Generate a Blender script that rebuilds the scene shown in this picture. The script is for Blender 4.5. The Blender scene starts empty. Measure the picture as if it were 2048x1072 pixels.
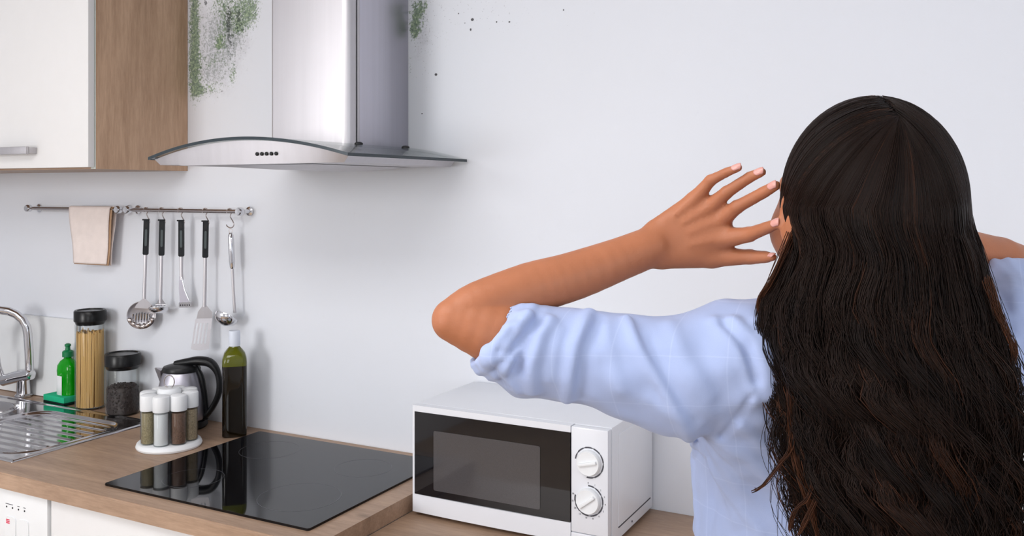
import bpy, bmesh, math, random
import numpy as np
from mathutils import Vector, Matrix
PI = math.pi
scene = bpy.context.scene
# ================================================================= camera
cam_d = bpy.data.cameras.new('camera'); cam = bpy.data.objects.new('camera', cam_d)
scene.collection.objects.link(cam)
cam.location = (0, -1.976, 1.595)
cam.rotation_euler = (PI/2, 0, math.radians(27.5))
cam_d.sensor_width = 36; cam_d.lens = 1797/2048*36
cam_d.shift_y = -(536-378)/2048
cam_d.clip_start = .02
scene.camera = cam
# ================================================================= view, world, lights
scene.view_settings.view_transform = 'Standard'; scene.view_settings.look = 'None'
scene.view_settings.gamma = 1; scene.view_settings.use_curve_mapping = False
scene.view_settings.exposure = -.36
scene.cycles.use_denoising = True
scene.cycles.max_bounces = 10; scene.cycles.diffuse_bounces = 5; scene.cycles.glossy_bounces = 5
scene.cycles.transparent_max_bounces = 16; scene.cycles.transmission_bounces = 8
scene.cycles.caustics_reflective = False; scene.cycles.caustics_refractive = False
scene.cycles.sample_clamp_indirect = 4
w = bpy.data.worlds.new('world'); scene.world = w; w.use_nodes = True
w.node_tree.nodes['Background'].inputs[0].default_value = (.9, .94, 1, 1)
w.node_tree.nodes['Background'].inputs[1].default_value = 1.2
def area(name, loc, target, sx, sy, power, col=(1, 1, 1)):
    l = bpy.data.lights.new(name, 'AREA'); l.shape = 'RECTANGLE'; l.size = sx; l.size_y = sy; l.energy = power; l.color = col
    o = bpy.data.objects.new(name, l); scene.collection.objects.link(o); o.location = loc
    o.rotation_euler = (Vector(target)-Vector(loc)).to_track_quat('-Z', 'Y').to_euler()
    return o
LK = 1.0
area('window_daylight', (-2.55, -4.18, 1.75), (-1.9, 0, 1.45), 1.0, 1.3, 68*LK, (1, .985, .97))
area('window_daylight_right', (.65, -4.18, 1.75), (-.4, 0, 1.3), 1.3, 1.3, 22*LK, (.97, .98, 1))
area('added_side_fill', (1.66, -1.75, 1.7), (-1.3, -.25, 1.4), .9, 1.1, 13*LK, (.90, .95, 1))  # added fill from the right, brightens microwave, chimney and cabinet sides
area('ceiling_light', (-1.15, -1.85, 2.5), (-1.15, -1.85, 0), 1.5, .8, 30*LK, (1, .99, .98))

C = scene.collection
# ================================================================= materials
def s2l(c): return tuple(((v/255)/12.92 if v/255 <= .04045 else ((v/255+.055)/1.055)**2.4) for v in c)
def nd(nt, t, **kw):
    n = nt.nodes.new(t)
    for k, v in kw.items():
        if k.startswith('i_'): n.inputs[k[2:].replace('_', ' ')].default_value = v
        else: setattr(n, k, v)
    return n
def mat(name, rgb, rough=.5, metal=0., spec=.5, var=.04, scale=30., bump=0., bscale=200., lin=False, stretch=(1, 1, 1), coat=0., trans=0., ior=1.45, sss=0., aniso=0.):
    """principled material whose colour is broken up by a little procedural noise"""
    m = bpy.data.materials.new(name); m.use_nodes = True; nt = m.node_tree
    b = nt.nodes['Principled BSDF']
    c = rgb if lin else s2l(rgb)
    tc = nd(nt, 'ShaderNodeTexCoord'); mp = nd(nt, 'ShaderNodeMapping'); mp.inputs['Scale'].default_value = stretch
    nt.links.new(tc.outputs['Object'], mp.inputs['Vector'])
    no = nd(nt, 'ShaderNodeTexNoise', i_Scale=scale, i_Detail=4.)
    nt.links.new(mp.outputs[0], no.inputs['Vector'])
    r = nd(nt, 'ShaderNodeValToRGB')
    r.color_ramp.elements[0].position = .3; r.color_ramp.elements[1].position = .7
    r.color_ramp.elements[0].color = tuple(v*(1-var) for v in c)+(1,)
    r.color_ramp.elements[1].color = tuple(min(1, v*(1+var)) for v in c)+(1,)
    nt.links.new(no.outputs['Fac'], r.inputs['Fac']); nt.links.new(r.outputs['Color'], b.inputs['Base Color'])
    b.inputs['Roughness'].default_value = rough; b.inputs['Metallic'].default_value = metal
    b.inputs['Specular IOR Level'].default_value = spec; b.inputs['IOR'].default_value = ior
    b.inputs['Coat Weight'].default_value = coat; b.inputs['Coat Roughness'].default_value = .05
    b.inputs['Transmission Weight'].default_value = trans
    b.inputs['Anisotropic'].default_value = aniso
    if sss:
        b.inputs['Subsurface Weight'].default_value = sss; b.inputs['Subsurface Radius'].default_value = (.012, .005, .003); b.inputs['Subsurface Scale'].default_value = 1.
    if bump:
        n2 = nd(nt, 'ShaderNodeTexNoise', i_Scale=bscale, i_Detail=3.)
        nt.links.new(mp.outputs[0], n2.inputs['Vector'])
        bp = nd(nt, 'ShaderNodeBump', i_Strength=bump, i_Distance=.002)
        nt.links.new(n2.outputs['Fac'], bp.inputs['Height']); nt.links.new(bp.outputs[0], b.inputs['Normal'])
    return m
def thin_glass(name, tint=(1, 1, 1), refl=.06):
    """clear thin-walled glass: see-through, with a mirror sheen that grows at grazing angles"""
    m = bpy.data.materials.new(name); m.use_nodes = True; nt = m.node_tree; nt.nodes.clear()
    o = nd(nt, 'ShaderNodeOutputMaterial'); mx = nd(nt, 'ShaderNodeMixShader')
    t = nd(nt, 'ShaderNodeBsdfTransparent'); t.inputs[0].default_value = tint+(1,)
    g = nd(nt, 'ShaderNodeBsdfGlossy'); g.inputs['Roughness'].default_value = .03
    lw = nd(nt, 'ShaderNodeLayerWeight', i_Blend=.12)
    no = nd(nt, 'ShaderNodeTexNoise', i_Scale=9.); ma = nd(nt, 'ShaderNodeMath', operation='MULTIPLY_ADD')
    ma.inputs[1].default_value = .01; nt.links.new(no.outputs['Fac'], ma.inputs[0]); nt.links.new(lw.outputs['Fresnel'], ma.inputs[2])
    mn = nd(nt, 'ShaderNodeMath', operation='MINIMUM'); mn.inputs[1].default_value = .38; nt.links.new(ma.outputs[0], mn.inputs[0]); nt.links.new(mn.outputs[0], mx.inputs[0]); nt.links.new(t.outputs[0], mx.inputs[1]); nt.links.new(g.outputs[0], mx.inputs[2])
    nt.links.new(mx.outputs[0], o.inputs['Surface'])
    return m
def wood(name, c0, c1, axis='X', rough=.45):
    m = bpy.data.materials.new(name); m.use_nodes = True; nt = m.node_tree; b = nt.nodes['Principled BSDF']
    tc = nd(nt, 'ShaderNodeTexCoord'); mp = nd(nt, 'ShaderNodeMapping')
    mp.inputs['Scale'].default_value = (.9, 9, 9) if axis == 'X' else (9, 9, .9)
    nt.links.new(tc.outputs['Object'], mp.inputs['Vector'])
    n1 = nd(nt, 'ShaderNodeTexNoise', i_Scale=2.2, i_Detail=6., i_Roughness=.62, i_Distortion=.6)
    n2 = nd(nt, 'ShaderNodeTexNoise', i_Scale=22., i_Detail=5., i_Roughness=.7)
    n3 = nd(nt, 'ShaderNodeTexNoise', i_Scale=3.0, i_Detail=2.)
    for n in (n1, n2): nt.links.new(mp.outputs[0], n.inputs['Vector'])
    nt.links.new(tc.outputs['Object'], n3.inputs['Vector'])
    a = nd(nt, 'ShaderNodeMath', operation='MULTIPLY_ADD'); a.inputs[1].default_value = .35
    nt.links.new(n2.outputs['Fac'], a.inputs[0])
    a2 = nd(nt, 'ShaderNodeMath', operation='MULTIPLY_ADD'); a2.inputs[1].default_value = .45
    nt.links.new(n1.outputs['Fac'], a2.inputs[0]); nt.links.new(a.outputs[0], a2.inputs[2])
    a3 = nd(nt, 'ShaderNodeMath', operation='MULTIPLY'); a3.inputs[1].default_value = .2
    nt.links.new(n3.outputs['Fac'], a3.inputs[0]); nt.links.new(a3.outputs[0], a.inputs[2])
    r = nd(nt, 'ShaderNodeValToRGB'); e = r.color_ramp.elements
    e[0].position = .36; e[0].color = s2l(c0)+(1,); e[1].position = .62; e[1].color = s2l(c1)+(1,)
    nt.links.new(a2.outputs[0], r.inputs['Fac'])
    # small knots
    vo = nd(nt, 'ShaderNodeTexVoronoi', i_Scale=5.5); mpv = nd(nt, 'ShaderNodeMapping')
    mpv.inputs['Scale'].default_value = (.8, 1.6, 1.6) if axis == 'X' else (1.6, 1.6, .8)
    nt.links.new(tc.outputs['Object'], mpv.inputs['Vector']); nt.links.new(mpv.outputs[0], vo.inputs['Vector'])
    mr = nd(nt, 'ShaderNodeMapRange'); mr.inputs['From Min'].default_value = .03; mr.inputs['From Max'].default_value = .11; mr.inputs['To Min'].default_value = .45; mr.inputs['To Max'].default_value = 0.
    nt.links.new(vo.outputs['Distance'], mr.inputs['Value'])
    mx = nd(nt, 'ShaderNodeMix', data_type='RGBA'); mx.inputs[7].default_value = tuple(v*.45 for v in s2l(c0))+(1,)
    nt.links.new(mr.outputs[0], mx.inputs[0]); nt.links.new(r.outputs['Color'], mx.inputs[6]); nt.links.new(mx.outputs[2], b.inputs['Base Color'])
    b.inputs['Roughness'].default_value = rough; b.inputs['Specular IOR Level'].default_value = .35
    bp = nd(nt, 'ShaderNodeBump', i_Strength=.12, i_Distance=.001); nt.links.new(n2.outputs['Fac'], bp.inputs['Height']); nt.links.new(bp.outputs[0], b.inputs['Normal'])
    return m
def wall_material():
    """white painted plaster with green and black mould stains that have a shape of their own"""
    m = mat('plaster_mouldy', (225, 228, 235), .62, spec=.25, var=.008, scale=3., bump=.05, bscale=260.)
    nt = m.node_tree; b = nt.nodes['Principled BSDF']
    base = b.inputs['Base Color'].links[0].from_socket
    tc = nd(nt, 'ShaderNodeTexCoord'); sp = nd(nt, 'ShaderNodeSeparateXYZ'); nt.links.new(tc.outputs['Object'], sp.inputs[0])
    def M(op, a, b2=None, c=None):
        n = nd(nt, 'ShaderNodeMath', operation=op)
        for i, v in enumerate((a, b2, c)):
            if v is None: continue
            if isinstance(v, (int, float)): n.inputs[i].default_value = v
            else: nt.links.new(v, n.inputs[i])
        return n.outputs[0]
    X, Z = sp.outputs[0], sp.outputs[2]
    def blob(cx, cz, rx, rz, s):
        a = M('DIVIDE', M('SUBTRACT', X, cx), rx); c = M('DIVIDE', M('SUBTRACT', Z, cz), rz)
        q = M('ADD', M('MULTIPLY', a, a), M('MULTIPLY', c, c))
        return M('MULTIPLY', M('EXPONENT', M('MULTIPLY', q, -1.)), s)
    def field(bl):
        s = None
        for t in bl:
            v = blob(*t); s = v if s is None else M('ADD', s, v)
        return s
    def noise(sc, det=5., stz=1., dist=0.):
        mp = nd(nt, 'ShaderNodeMapping'); mp.inputs['Scale'].default_value = (1, 1, stz); nt.links.new(tc.outputs['Object'], mp.inputs['Vector'])
        n = nd(nt, 'ShaderNodeTexNoise', i_Scale=sc, i_Detail=det, i_Roughness=.72, i_Distortion=dist); nt.links.new(mp.outputs[0], n.inputs['Vector'])
        return n.outputs['Fac']
    def over(col, mask, rgb):
        mx = nd(nt, 'ShaderNodeMix', data_type='RGBA'); nt.links.new(mask, mx.inputs[0]); nt.links.new(col, mx.inputs[6])
        if isinstance(rgb, tuple): mx.inputs[7].default_value = s2l(rgb)+(1,)
        else: nt.links.new(rgb, mx.inputs[7])
        return mx.outputs[2]
    def step(v, lo, hi):
        n = nd(nt, 'ShaderNodeMapRange', interpolation_type='SMOOTHSTEP'); n.inputs['From Min'].default_value = lo; n.inputs['From Max'].default_value = hi
        nt.links.new(v, n.inputs['Value']); return n.outputs[0]
    green = field(MOULD_GREEN); grey = field(MOULD_GREY); black = field(MOULD_BLACK)
    n1, n2, n3, n4 = noise(75), noise(170, 3.), noise(60, 4., .6), noise(28, 3.)
    nn = M('MULTIPLY', M('SUBTRACT', M('ADD', M('MULTIPLY', n1, .5), M('MULTIPLY', n2, .5)), .5), 3.4)
    nl = M('MULTIPLY', M('SUBTRACT', n4, .5), 2.0)
    def speckle(f, gain, lo, hi, edge=(.06, .30)):
        return M('MULTIPLY', step(M('ADD', M('MULTIPLY', f, gain), nn), lo, hi), step(M('ADD', f, M('MULTIPLY', nl, .25)), *edge))
    halo = step(M('ADD', grey, nl), .25, 1.3)
    col = over(base, M('MULTIPLY', halo, .30), (170, 166, 176))
    col = over(col, M('MULTIPLY', speckle(grey, .55, .40, .80), .60), (124, 134, 130))
    rg = nd(nt, 'ShaderNodeValToRGB'); e = rg.color_ramp.elements
    e[0].position = .36; e[0].color = s2l((62, 84, 66))+(1,); e[1].position = .64; e[1].color = s2l((170, 188, 146))+(1,)
    x = e.new(.5); x.color = s2l((104, 130, 96))+(1,)
    n5 = noise(120, 4.)
    nt.links.new(n5, rg.inputs['Fac'])
    col = over(col, M('MULTIPLY', speckle(green, .62, .28, .62), .85), rg.outputs['Color'])
    col = over(col, M('MULTIPLY', speckle(black, .75, .50, .80), .75), (60, 64, 68))
    spk = field(MOULD_SPECKS)
    col = over(col, step(M('ADD', spk, M('MULTIPLY', n2, .3)), .45, .75), (84, 84, 88))
    vo = nd(nt, 'ShaderNodeTexVoronoi', i_Scale=110.); nt.links.new(tc.outputs['Object'], vo.inputs['Vector'])
    dots = M('MULTIPLY', M('SUBTRACT', 1., step(vo.outputs['Distance'], .06, .2)), step(field(MOULD_DUST), .2, 1.2))
    col = over(col, M('MULTIPLY', dots, .35), (120, 118, 122))
    nt.links.new(col, b.inputs['Base Color'])
    return m
def WP(*a): return a
MOULD_GREEN = [   # x, z, radius x, radius z, strength
 (-2.1160, 2.0780, 0.0250, 0.1060, 1.30),
 (-2.1160, 1.9410, 0.0250, 0.0760, 1.30),
 (-2.1180, 2.1850, 0.0190, 0.0610, 0.60),
 (-1.9080, 2.1340, 0.0510, 0.0520, 0.75),
 (-1.9590, 2.1100, 0.0670, 0.0510, 0.50),
 (-1.8820, 2.1030, 0.0270, 0.0440, 0.50),
 (-1.9910, 2.0680, 0.0400, 0.0600, 0.40),
 (-2.0110, 2.1520, 0.0440, 0.0300, 0.60),
 (-1.9310, 2.0700, 0.0270, 0.0230, 0.80),
 (-2.0150, 2.0320, 0.0160, 0.0230, 1.00),
 (-1.9590, 1.9320, 0.0160, 0.0350, 0.75),
 (-2.0420, 1.8990, 0.0490, 0.0240, 0.60),
 (-2.0520, 1.9750, 0.0330, 0.0210, 0.50),
 (-2.0970, 1.8920, 0.0330, 0.0180, 0.70),
 (-1.9910, 1.9930, 0.0440, 0.0590, 0.28),
 (-1.3100, 2.0520, 0.0220, 0.0450, 1.20),
 (-1.2850, 2.0730, 0.0160, 0.0210, 0.60),
 (-1.3190, 2.0100, 0.0140, 0.0230, 1.00),
 (-1.3290, 1.9220, 0.0070, 0.0270, 0.60),
]
MOULD_GREY = [
 (-2.0310, 2.0710, 0.1100, 0.1050, 1.00),
 (-2.0520, 1.9380, 0.1010, 0.0760, 0.90),
 (-1.9510, 2.0650, 0.0690, 0.0890, 0.80),
 (-1.3000, 2.0110, 0.0460, 0.0780, 0.80),
]
MOULD_BLACK = [
 (-1.9710, 2.0220, 0.0200, 0.0740, 0.70),
 (-1.9310, 2.0630, 0.0270, 0.0590, 0.60),
 (-1.9790, 2.1110, 0.0160, 0.0590, 0.90),
 (-2.0680, 2.1570, 0.0100, 0.0150, 1.00),
 (-1.9350, 2.1100, 0.0200, 0.0290, 0.60),
 (-2.1200, 2.0940, 0.0120, 0.0610, 0.30),
 (-2.0030, 1.8870, 0.0080, 0.0070, 0.90),
 (-1.8920, 2.1400, 0.0120, 0.0170, 0.70),
]
MOULD_SPECKS = [
 (-1.1420, 2.0250, 0.0050, 0.0040, 1.00),
 (-1.1470, 2.0000, 0.0030, 0.0040, 0.90),
 (-1.2510, 1.8920, 0.0050, 0.0040, 0.90),
 (-1.2940, 1.7920, 0.0030, 0.0020, 0.80),
 (-1.1830, 2.0440, 0.0030, 0.0030, 0.60),
 (-1.0720, 2.0130, 0.0030, 0.0030, 0.70),
 (-1.0360, 2.0100, 0.0040, 0.0030, 0.70),
 (-0.8890, 2.0260, 0.0030, 0.0040, 0.60),
 (-1.0500, 2.0510, 0.0030, 0.0040, 0.40),
 (-1.1640, 2.0180, 0.0030, 0.0020, 0.60),
 (-0.8780, 1.9880, 0.0020, 0.0020, 0.40),
]
MOULD_DUST = [
 (-1.0620, 2.0290, 0.0970, 0.0500, 1.00),
 (-1.2690, 2.0090, 0.0610, 0.0910, 1.00),
 (-1.2080, 2.0550, 0.0880, 0.0510, 0.80),
 (-0.7950, 2.0270, 0.0380, 0.0300, 0.90),
 (-1.2920, 1.8930, 0.0380, 0.0780, 0.80),
]
M = {}
M['wall'] = wall_material()
M['plain_wall'] = mat('plaster_plain', (226, 229, 235), .65, spec=.25, var=.01, scale=3.)
M['floor'] = wood('floor_boards', (150, 128, 104), (184, 160, 132), 'X', .4)
M['oak'] = wood('oak_worktop', (140, 114, 94), (184, 154, 130), 'X', .42)
M['oak_v'] = wood('oak_panel', (166, 134, 108), (206, 172, 144), 'Z', .45)
M['white'] = mat('white_lacquer', (227, 226, 226), .35, var=.006)
M['white_strip'] = mat('white_edge_band', (206, 212, 206), .4, var=.01)
M['white_plastic'] = mat('white_plastic', (232, 234, 236), .38, var=.008)
M['white_enamel'] = mat('white_enamel', (224, 226, 232), .32, var=.006, coat=.2)
M['steel'] = mat('brushed_steel', (190, 187, 190), .42, 1., var=.03, scale=60., stretch=(1, 1, .03), aniso=.4)
M['steel_side'] = mat('satin_steel', (188, 186, 196), .38, 1., var=.03, scale=60., stretch=(1, 1, .03))
M['chrome'] = mat('chrome', (215, 215, 218), .07, 1., var=.01)
M['sinksteel'] = mat('sink_steel', (190, 188, 190), .10, 1., var=.03, scale=12.)
M['rod'] = mat('polished_rod', (176, 168, 166), .18, 1., var=.03)
M['black'] = mat('black_plastic', (18, 19, 21), .38, spec=.4, var=.1)
M['grip'] = mat('charcoal_grip', (26, 29, 33), .45, spec=.3, var=.08)
M['grip_light'] = mat('grey_grip_inlay', (76, 86, 88), .5, var=.06)
M['hobglass'] = mat('black_hob_glass', (7, 7, 10), .035, spec=.42, var=.1)
M['ring'] = mat('printed_grey_line', (74, 75, 80), .2, var=.05)
M['canopy'] = thin_glass('canopy_glass', (.93, .96, .95))
M['canopy_edge'] = mat('dark_glass_edge', (44, 54, 60), .12, var=.1)
M['glass'] = thin_glass('jar_glass', (.95, .96, .96))
M['pasta'] = mat('dry_pasta', (222, 180, 116), .5, var=.16, scale=40., stretch=(1, 1, .03))
M['coffee'] = mat('coffee_beans', (60, 50, 48), .55, var=.5, scale=110., bump=.8, bscale=120.)
M['towel'] = mat('beige_cotton', (238, 226, 221), .9, spec=.1, var=.04, bump=.35, bscale=700.)
M['towel_in'] = mat('tan_cotton_hem', (188, 154, 124), .9, spec=.1, var=.06, bump=.3, bscale=700.)
M['sponge'] = mat('green_sponge', (46, 186, 138), .9, spec=.1, var=.06, bump=.7, bscale=400.)
M['scour'] = mat('dark_scouring_pad', (26, 44, 40), .95, spec=.05, var=.3, bump=.8, bscale=500.)
M['soap'] = mat('green_liquid', (10, 205, 20), .08, var=.05, trans=.55, ior=1.34, spec=.6)
M['soapcap'] = mat('green_cap', (10, 120, 70), .35, var=.04)
M['label'] = mat('white_label', (236, 238, 240), .5, var=.01)
M['bottle'] = mat('olive_bottle_glass', (104, 108, 18), .05, var=.1, spec=.6, trans=.35, ior=1.45)
M['bottledark'] = mat('dark_oil_bottle', (20, 14, 5), .05, var=.15, spec=.6)
M['capwhite'] = mat('white_capsule', (216, 222, 234), .4, var=.01)
M['lid'] = mat('black_lid', (12, 12, 13), .28, spec=.35, var=.1)
M['lidtop'] = mat('grey_lid_top', (168, 168, 172), .3, var=.03)
M['mwglass'] = mat('black_door_glass', (24, 23, 26), .04, spec=.55, var=.05)
M['mwmesh'] = mat('grey_mesh_window', (74, 72, 74), .10, spec=.55, var=.10, scale=900.)
M['mark'] = mat('grey_print', (72, 72, 80), .5, var=.02)
M['red'] = mat('red_print', (216, 60, 90), .5, var=.02)
M['seam'] = mat('gap_shade_grey', (70, 70, 74), .7, var=.05)  # dark grey stands in for shade in the chimney groove and masher holes
M['skin'] = mat('skin', (174, 111, 79), .48, spec=.35, var=.06, scale=22., sss=.12, bump=.12, bscale=420.)
M['nail'] = mat('pink_nail', (214, 156, 146), .22, var=.02)
M['eye'] = mat('eye_white', (232, 228, 224), .15, var=.01)
M['jeans'] = mat('blue_denim', (58, 74, 104), .85, var=.15, scale=300.)
M['shoe'] = mat('white_canvas', (220, 218, 214), .7, var=.03)
M['lamp'] = mat('frosted_diffuser', (240, 240, 240), .5, var=.01)
for nm, rgb in dict(herbs=(150, 138, 108), salt=(232, 234, 236), pepper=(112, 86, 72), cumin=(160, 142, 116), paprika=(190, 124, 56), oregano=(122, 128, 84)).items():
    M[nm] = mat('spice_'+nm, rgb, .8, var=.02 if nm == 'salt' else .30, scale=300., bump=.3, bscale=300.)
def shirt_material():
    m = mat('light_blue_cotton', (167, 181, 218), .85, spec=.15, var=.03, scale=14., bump=.12, bscale=1500.)
    nt = m.node_tree; b = nt.nodes['Principled BSDF']; base = b.inputs['Base Color'].links[0].from_socket
    tc = nd(nt, 'ShaderNodeTexCoord'); sp = nd(nt, 'ShaderNodeSeparateXYZ'); nt.links.new(tc.outputs['Object'], sp.inputs[0])
    last = base
    for i, (per, off) in ((0, (.052, .0)), (2, (.048, .01))):     # fine pale woven check
        a = nd(nt, 'ShaderNodeMath', operation='ADD'); a.inputs[1].default_value = 20*per+off; nt.links.new(sp.outputs[i], a.inputs[0])
        f = nd(nt, 'ShaderNodeMath', operation='PINGPONG'); f.inputs[1].default_value = per/2; nt.links.new(a.outputs[0], f.inputs[0])
        r = nd(nt, 'ShaderNodeMapRange'); r.inputs['From Min'].default_value = .0003; r.inputs['From Max'].default_value = .0009
        r.inputs['To Min'].default_value = .16; r.inputs['To Max'].default_value = 0.; nt.links.new(f.outputs[0], r.inputs['Value'])
        mx = nd(nt, 'ShaderNodeMix', data_type='RGBA'); mx.inputs[7].default_value = s2l((206, 218, 244))+(1,)
        nt.links.new(r.outputs[0], mx.inputs[0]); nt.links.new(last, mx.inputs[6]); last = mx.outputs[2]
    nt.links.new(last, b.inputs['Base Color'])
    b.inputs['Sheen Weight'].default_value = .15
    return m
M['shirt'] = shirt_material()
def hair_material():
    m = bpy.data.materials.new('dark_brown_hair'); m.use_nodes = True; nt = m.node_tree; b = nt.nodes['Principled BSDF']
    at = nd(nt, 'ShaderNodeAttribute', attribute_name='tone'); no = nd(nt, 'ShaderNodeTexNoise', i_Scale=60.)
    a = nd(nt, 'ShaderNodeMath', operation='MULTIPLY_ADD'); a.inputs[1].default_value = .1; nt.links.new(no.outputs['Fac'], a.inputs[0]); nt.links.new(at.outputs['Fac'], a.inputs[2])
    r = nd(nt, 'ShaderNodeValToRGB'); e = r.color_ramp.elements
    e[0].position = 0; e[0].color = s2l((18, 11, 9))+(1,); e[1].position = 1; e[1].color = s2l((92, 54, 34))+(1,)
    x = e.new(.5); x.color = s2l((33, 21, 16))+(1,)
    nt.links.new(a.outputs[0], r.inputs['Fac']); nt.links.new(r.outputs['Color'], b.inputs['Base Color'])
    b.inputs['Roughness'].default_value = .45; b.inputs['Specular IOR Level'].default_value = .14
    return m
M['hair'] = hair_material()
M['hairbase'] = mat('hair_under_layer', (24, 17, 16), .7, spec=.1, var=.3, scale=200.)

# ================================================================= object helpers
def setmat(me, m):
    for x in (m if isinstance(m, (list, tuple)) else [m]): me.materials.append(M[x] if isinstance(x, str) else x)
def obj(name, bm, m, parent=None, smooth=True, world=True, angle=40):
    """link ONE mesh object; with a parent, room coordinates are shifted to the parent's base"""
    me = bpy.data.meshes.new(name)
    if parent is not None and world:
        bmesh.ops.translate(bm, verts=bm.verts, vec=-origin(parent))
    bmesh.ops.recalc_face_normals(bm, faces=bm.faces)
    bm.to_mesh(me); bm.free(); setmat(me, m)
    if smooth:
        for p in me.polygons: p.use_smooth = True
        try: me.set_sharp_from_angle(angle=math.radians(angle))
        except Exception: pass
    o = bpy.data.objects.new(name, me); C.objects.link(o)
    if parent is not None: o.parent = parent
    return o
def origin(p):
    v = Vector((0, 0, 0))
    while p is not None: v += p.location; p = p.parent
    return v
def tag(o, label=None, cat=None, group=None, kind=None):
    if label: o['label'] = label
    if cat: o['category'] = cat
    if group: o['group'] = group
    if kind: o['kind'] = kind
    return o
def thing(name, label, cat, loc, rz=0., group=None):
    o = bpy.data.objects.new(name, None); C.objects.link(o); o.location = loc; o.rotation_euler = (0, 0, rz); o.empty_display_size = .05
    return tag(o, label, cat, group)
def struct(name, bm, m, **kw): return tag(obj(name, bm, m, **kw), kind='structure')
def bx(bm, x0, x1, y0, y1, z0, z1, bev=0., seg=2, rot=None, mi=0):
    r = bmesh.ops.create_cube(bm, size=1); vs = r['verts']
    bmesh.ops.scale(bm, verts=vs, vec=(abs(x1-x0), abs(y1-y0), abs(z1-z0)))
    if bev:
        es = list({e for v in vs for e in v.link_edges})
        rr = bmesh.ops.bevel(bm, geom=es, offset=bev, segments=seg, affect='EDGES', profile=.6)
        vs = list({v for f in rr['faces'] for v in f.verts} | {v for v in vs if v.is_valid})
    fs = {f for v in vs for f in v.link_faces}
    for f in fs: f.material_index = mi
    if rot is not None: bmesh.ops.rotate(bm, verts=vs, cent=(0, 0, 0), matrix=rot)
    bmesh.ops.translate(bm, verts=vs, vec=((x0+x1)/2, (y0+y1)/2, (z0+z1)/2))
    return vs
def box(*a, **k): bm = bmesh.new(); bx(bm, *a, **k); return bm
def lathe(bm, prof, c=(0, 0, 0), n=40, sx=1., sy=1., power=2., rot=None, mi=0):
    """turned shape; power > 2 makes the section a rounded square"""
    rings = []
    for r, z in prof:
        ring = []
        for i in range(n):
            a = 2*PI*i/n; ca, sa = math.cos(a), math.sin(a)
            q = (abs(ca)**power+abs(sa)**power)**(-1/power) if power != 2 else 1
            v = Vector((r*q*ca*sx, r*q*sa*sy, z))
            if rot is not None: v = rot @ v
            ring.append(bm.verts.new(v+Vector(c)))
        rings.append(ring)
    for a, b in zip(rings, rings[1:]):
        for i in range(n):
            f = bm.faces.new((a[i], a[(i+1) % n], b[(i+1) % n], b[i])); f.material_index = mi
    for ring, pr in ((rings[0], prof[0]), (rings[-1], prof[-1])):
        if pr[0] > 1e-6:
            f = bm.faces.new(ring); f.material_index = mi
    return rings
def tube(bm, pts, r, n=12, flat=1., up=None, caps=True):
    """tube along points; r number or list; flat squashes along the second axis"""
    pts = [Vector(p) for p in pts]; rings = []
    if not isinstance(r, (list, tuple)): r = [r]*len(pts)
    prev = None
    for i, p in enumerate(pts):
        t = (pts[min(i+1, len(pts)-1)]-pts[max(i-1, 0)]).normalized()
        if prev is None:
            u = Vector(up) if up else (Vector((0, 0, 1)) if abs(t.z) < .9 else Vector((1, 0, 0)))
        else: u = prev
        u = (u-t*u.dot(t)).normalized(); prev = u; v = t.cross(u)
        rings.append([bm.verts.new(p+u*(r[i]*flat*math.cos(2*PI*k/n))+v*(r[i]*math.sin(2*PI*k/n))) for k in range(n)])
    for a, b in zip(rings, rings[1:]):
        for k in range(n): bm.faces.new((a[k], a[(k+1) % n], b[(k+1) % n], b[k]))
    if caps: bm.faces.new(rings[0]); bm.faces.new(rings[-1])
def spline(pts, n=8):
    out = []; P = [Vector(p) for p in pts]
    for i in range(len(P)-1):
        a, b, c, d = P[max(i-1, 0)], P[i], P[i+1], P[min(i+2, len(P)-1)]
        for k in range(n):
            t = k/n
            out.append(.5*((2*b)+(-a+c)*t+(2*a-5*b+4*c-d)*t*t+(-a+3*b-3*c+d)*t**3))
    out.append(P[-1]); return out
def prism(bm, outline, h0, h1, axis='Z', bev=0., mi=0):
    """extrude a 2-D outline; axis names the extrusion direction"""
    def P(a, b, h): return {'Z': (a, b, h), 'Y': (a, h, b), 'X': (h, a, b)}[axis]
    v0 = [bm.verts.new(P(a, b, h0)) for a, b in outline]; v1 = [bm.verts.new(P(a, b, h1)) for a, b in outline]
    fs = [bm.faces.new(v0), bm.faces.new(v1)]
    n = len(outline)
    for i in range(n): fs.append(bm.faces.new((v0[i], v0[(i+1) % n], v1[(i+1) % n], v1[i])))
    for f in fs: f.material_index = mi
    if bev: bmesh.ops.bevel(bm, geom=list({e for f in fs[:2] for e in f.edges}), offset=bev, segments=2, affect='EDGES')
def rrect(w, h, r, n=5, cx=0, cy=0):
    o = []
    for qx, qy, a0 in ((1, 1, 0), (-1, 1, 90), (-1, -1, 180), (1, -1, 270)):
        for k in range(n+1):
            a = math.radians(a0+90*k/n); o.append((cx+qx*(w/2-r)+r*math.cos(a), cy+qy*(h/2-r)+r*math.sin(a)))
    return o

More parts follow.
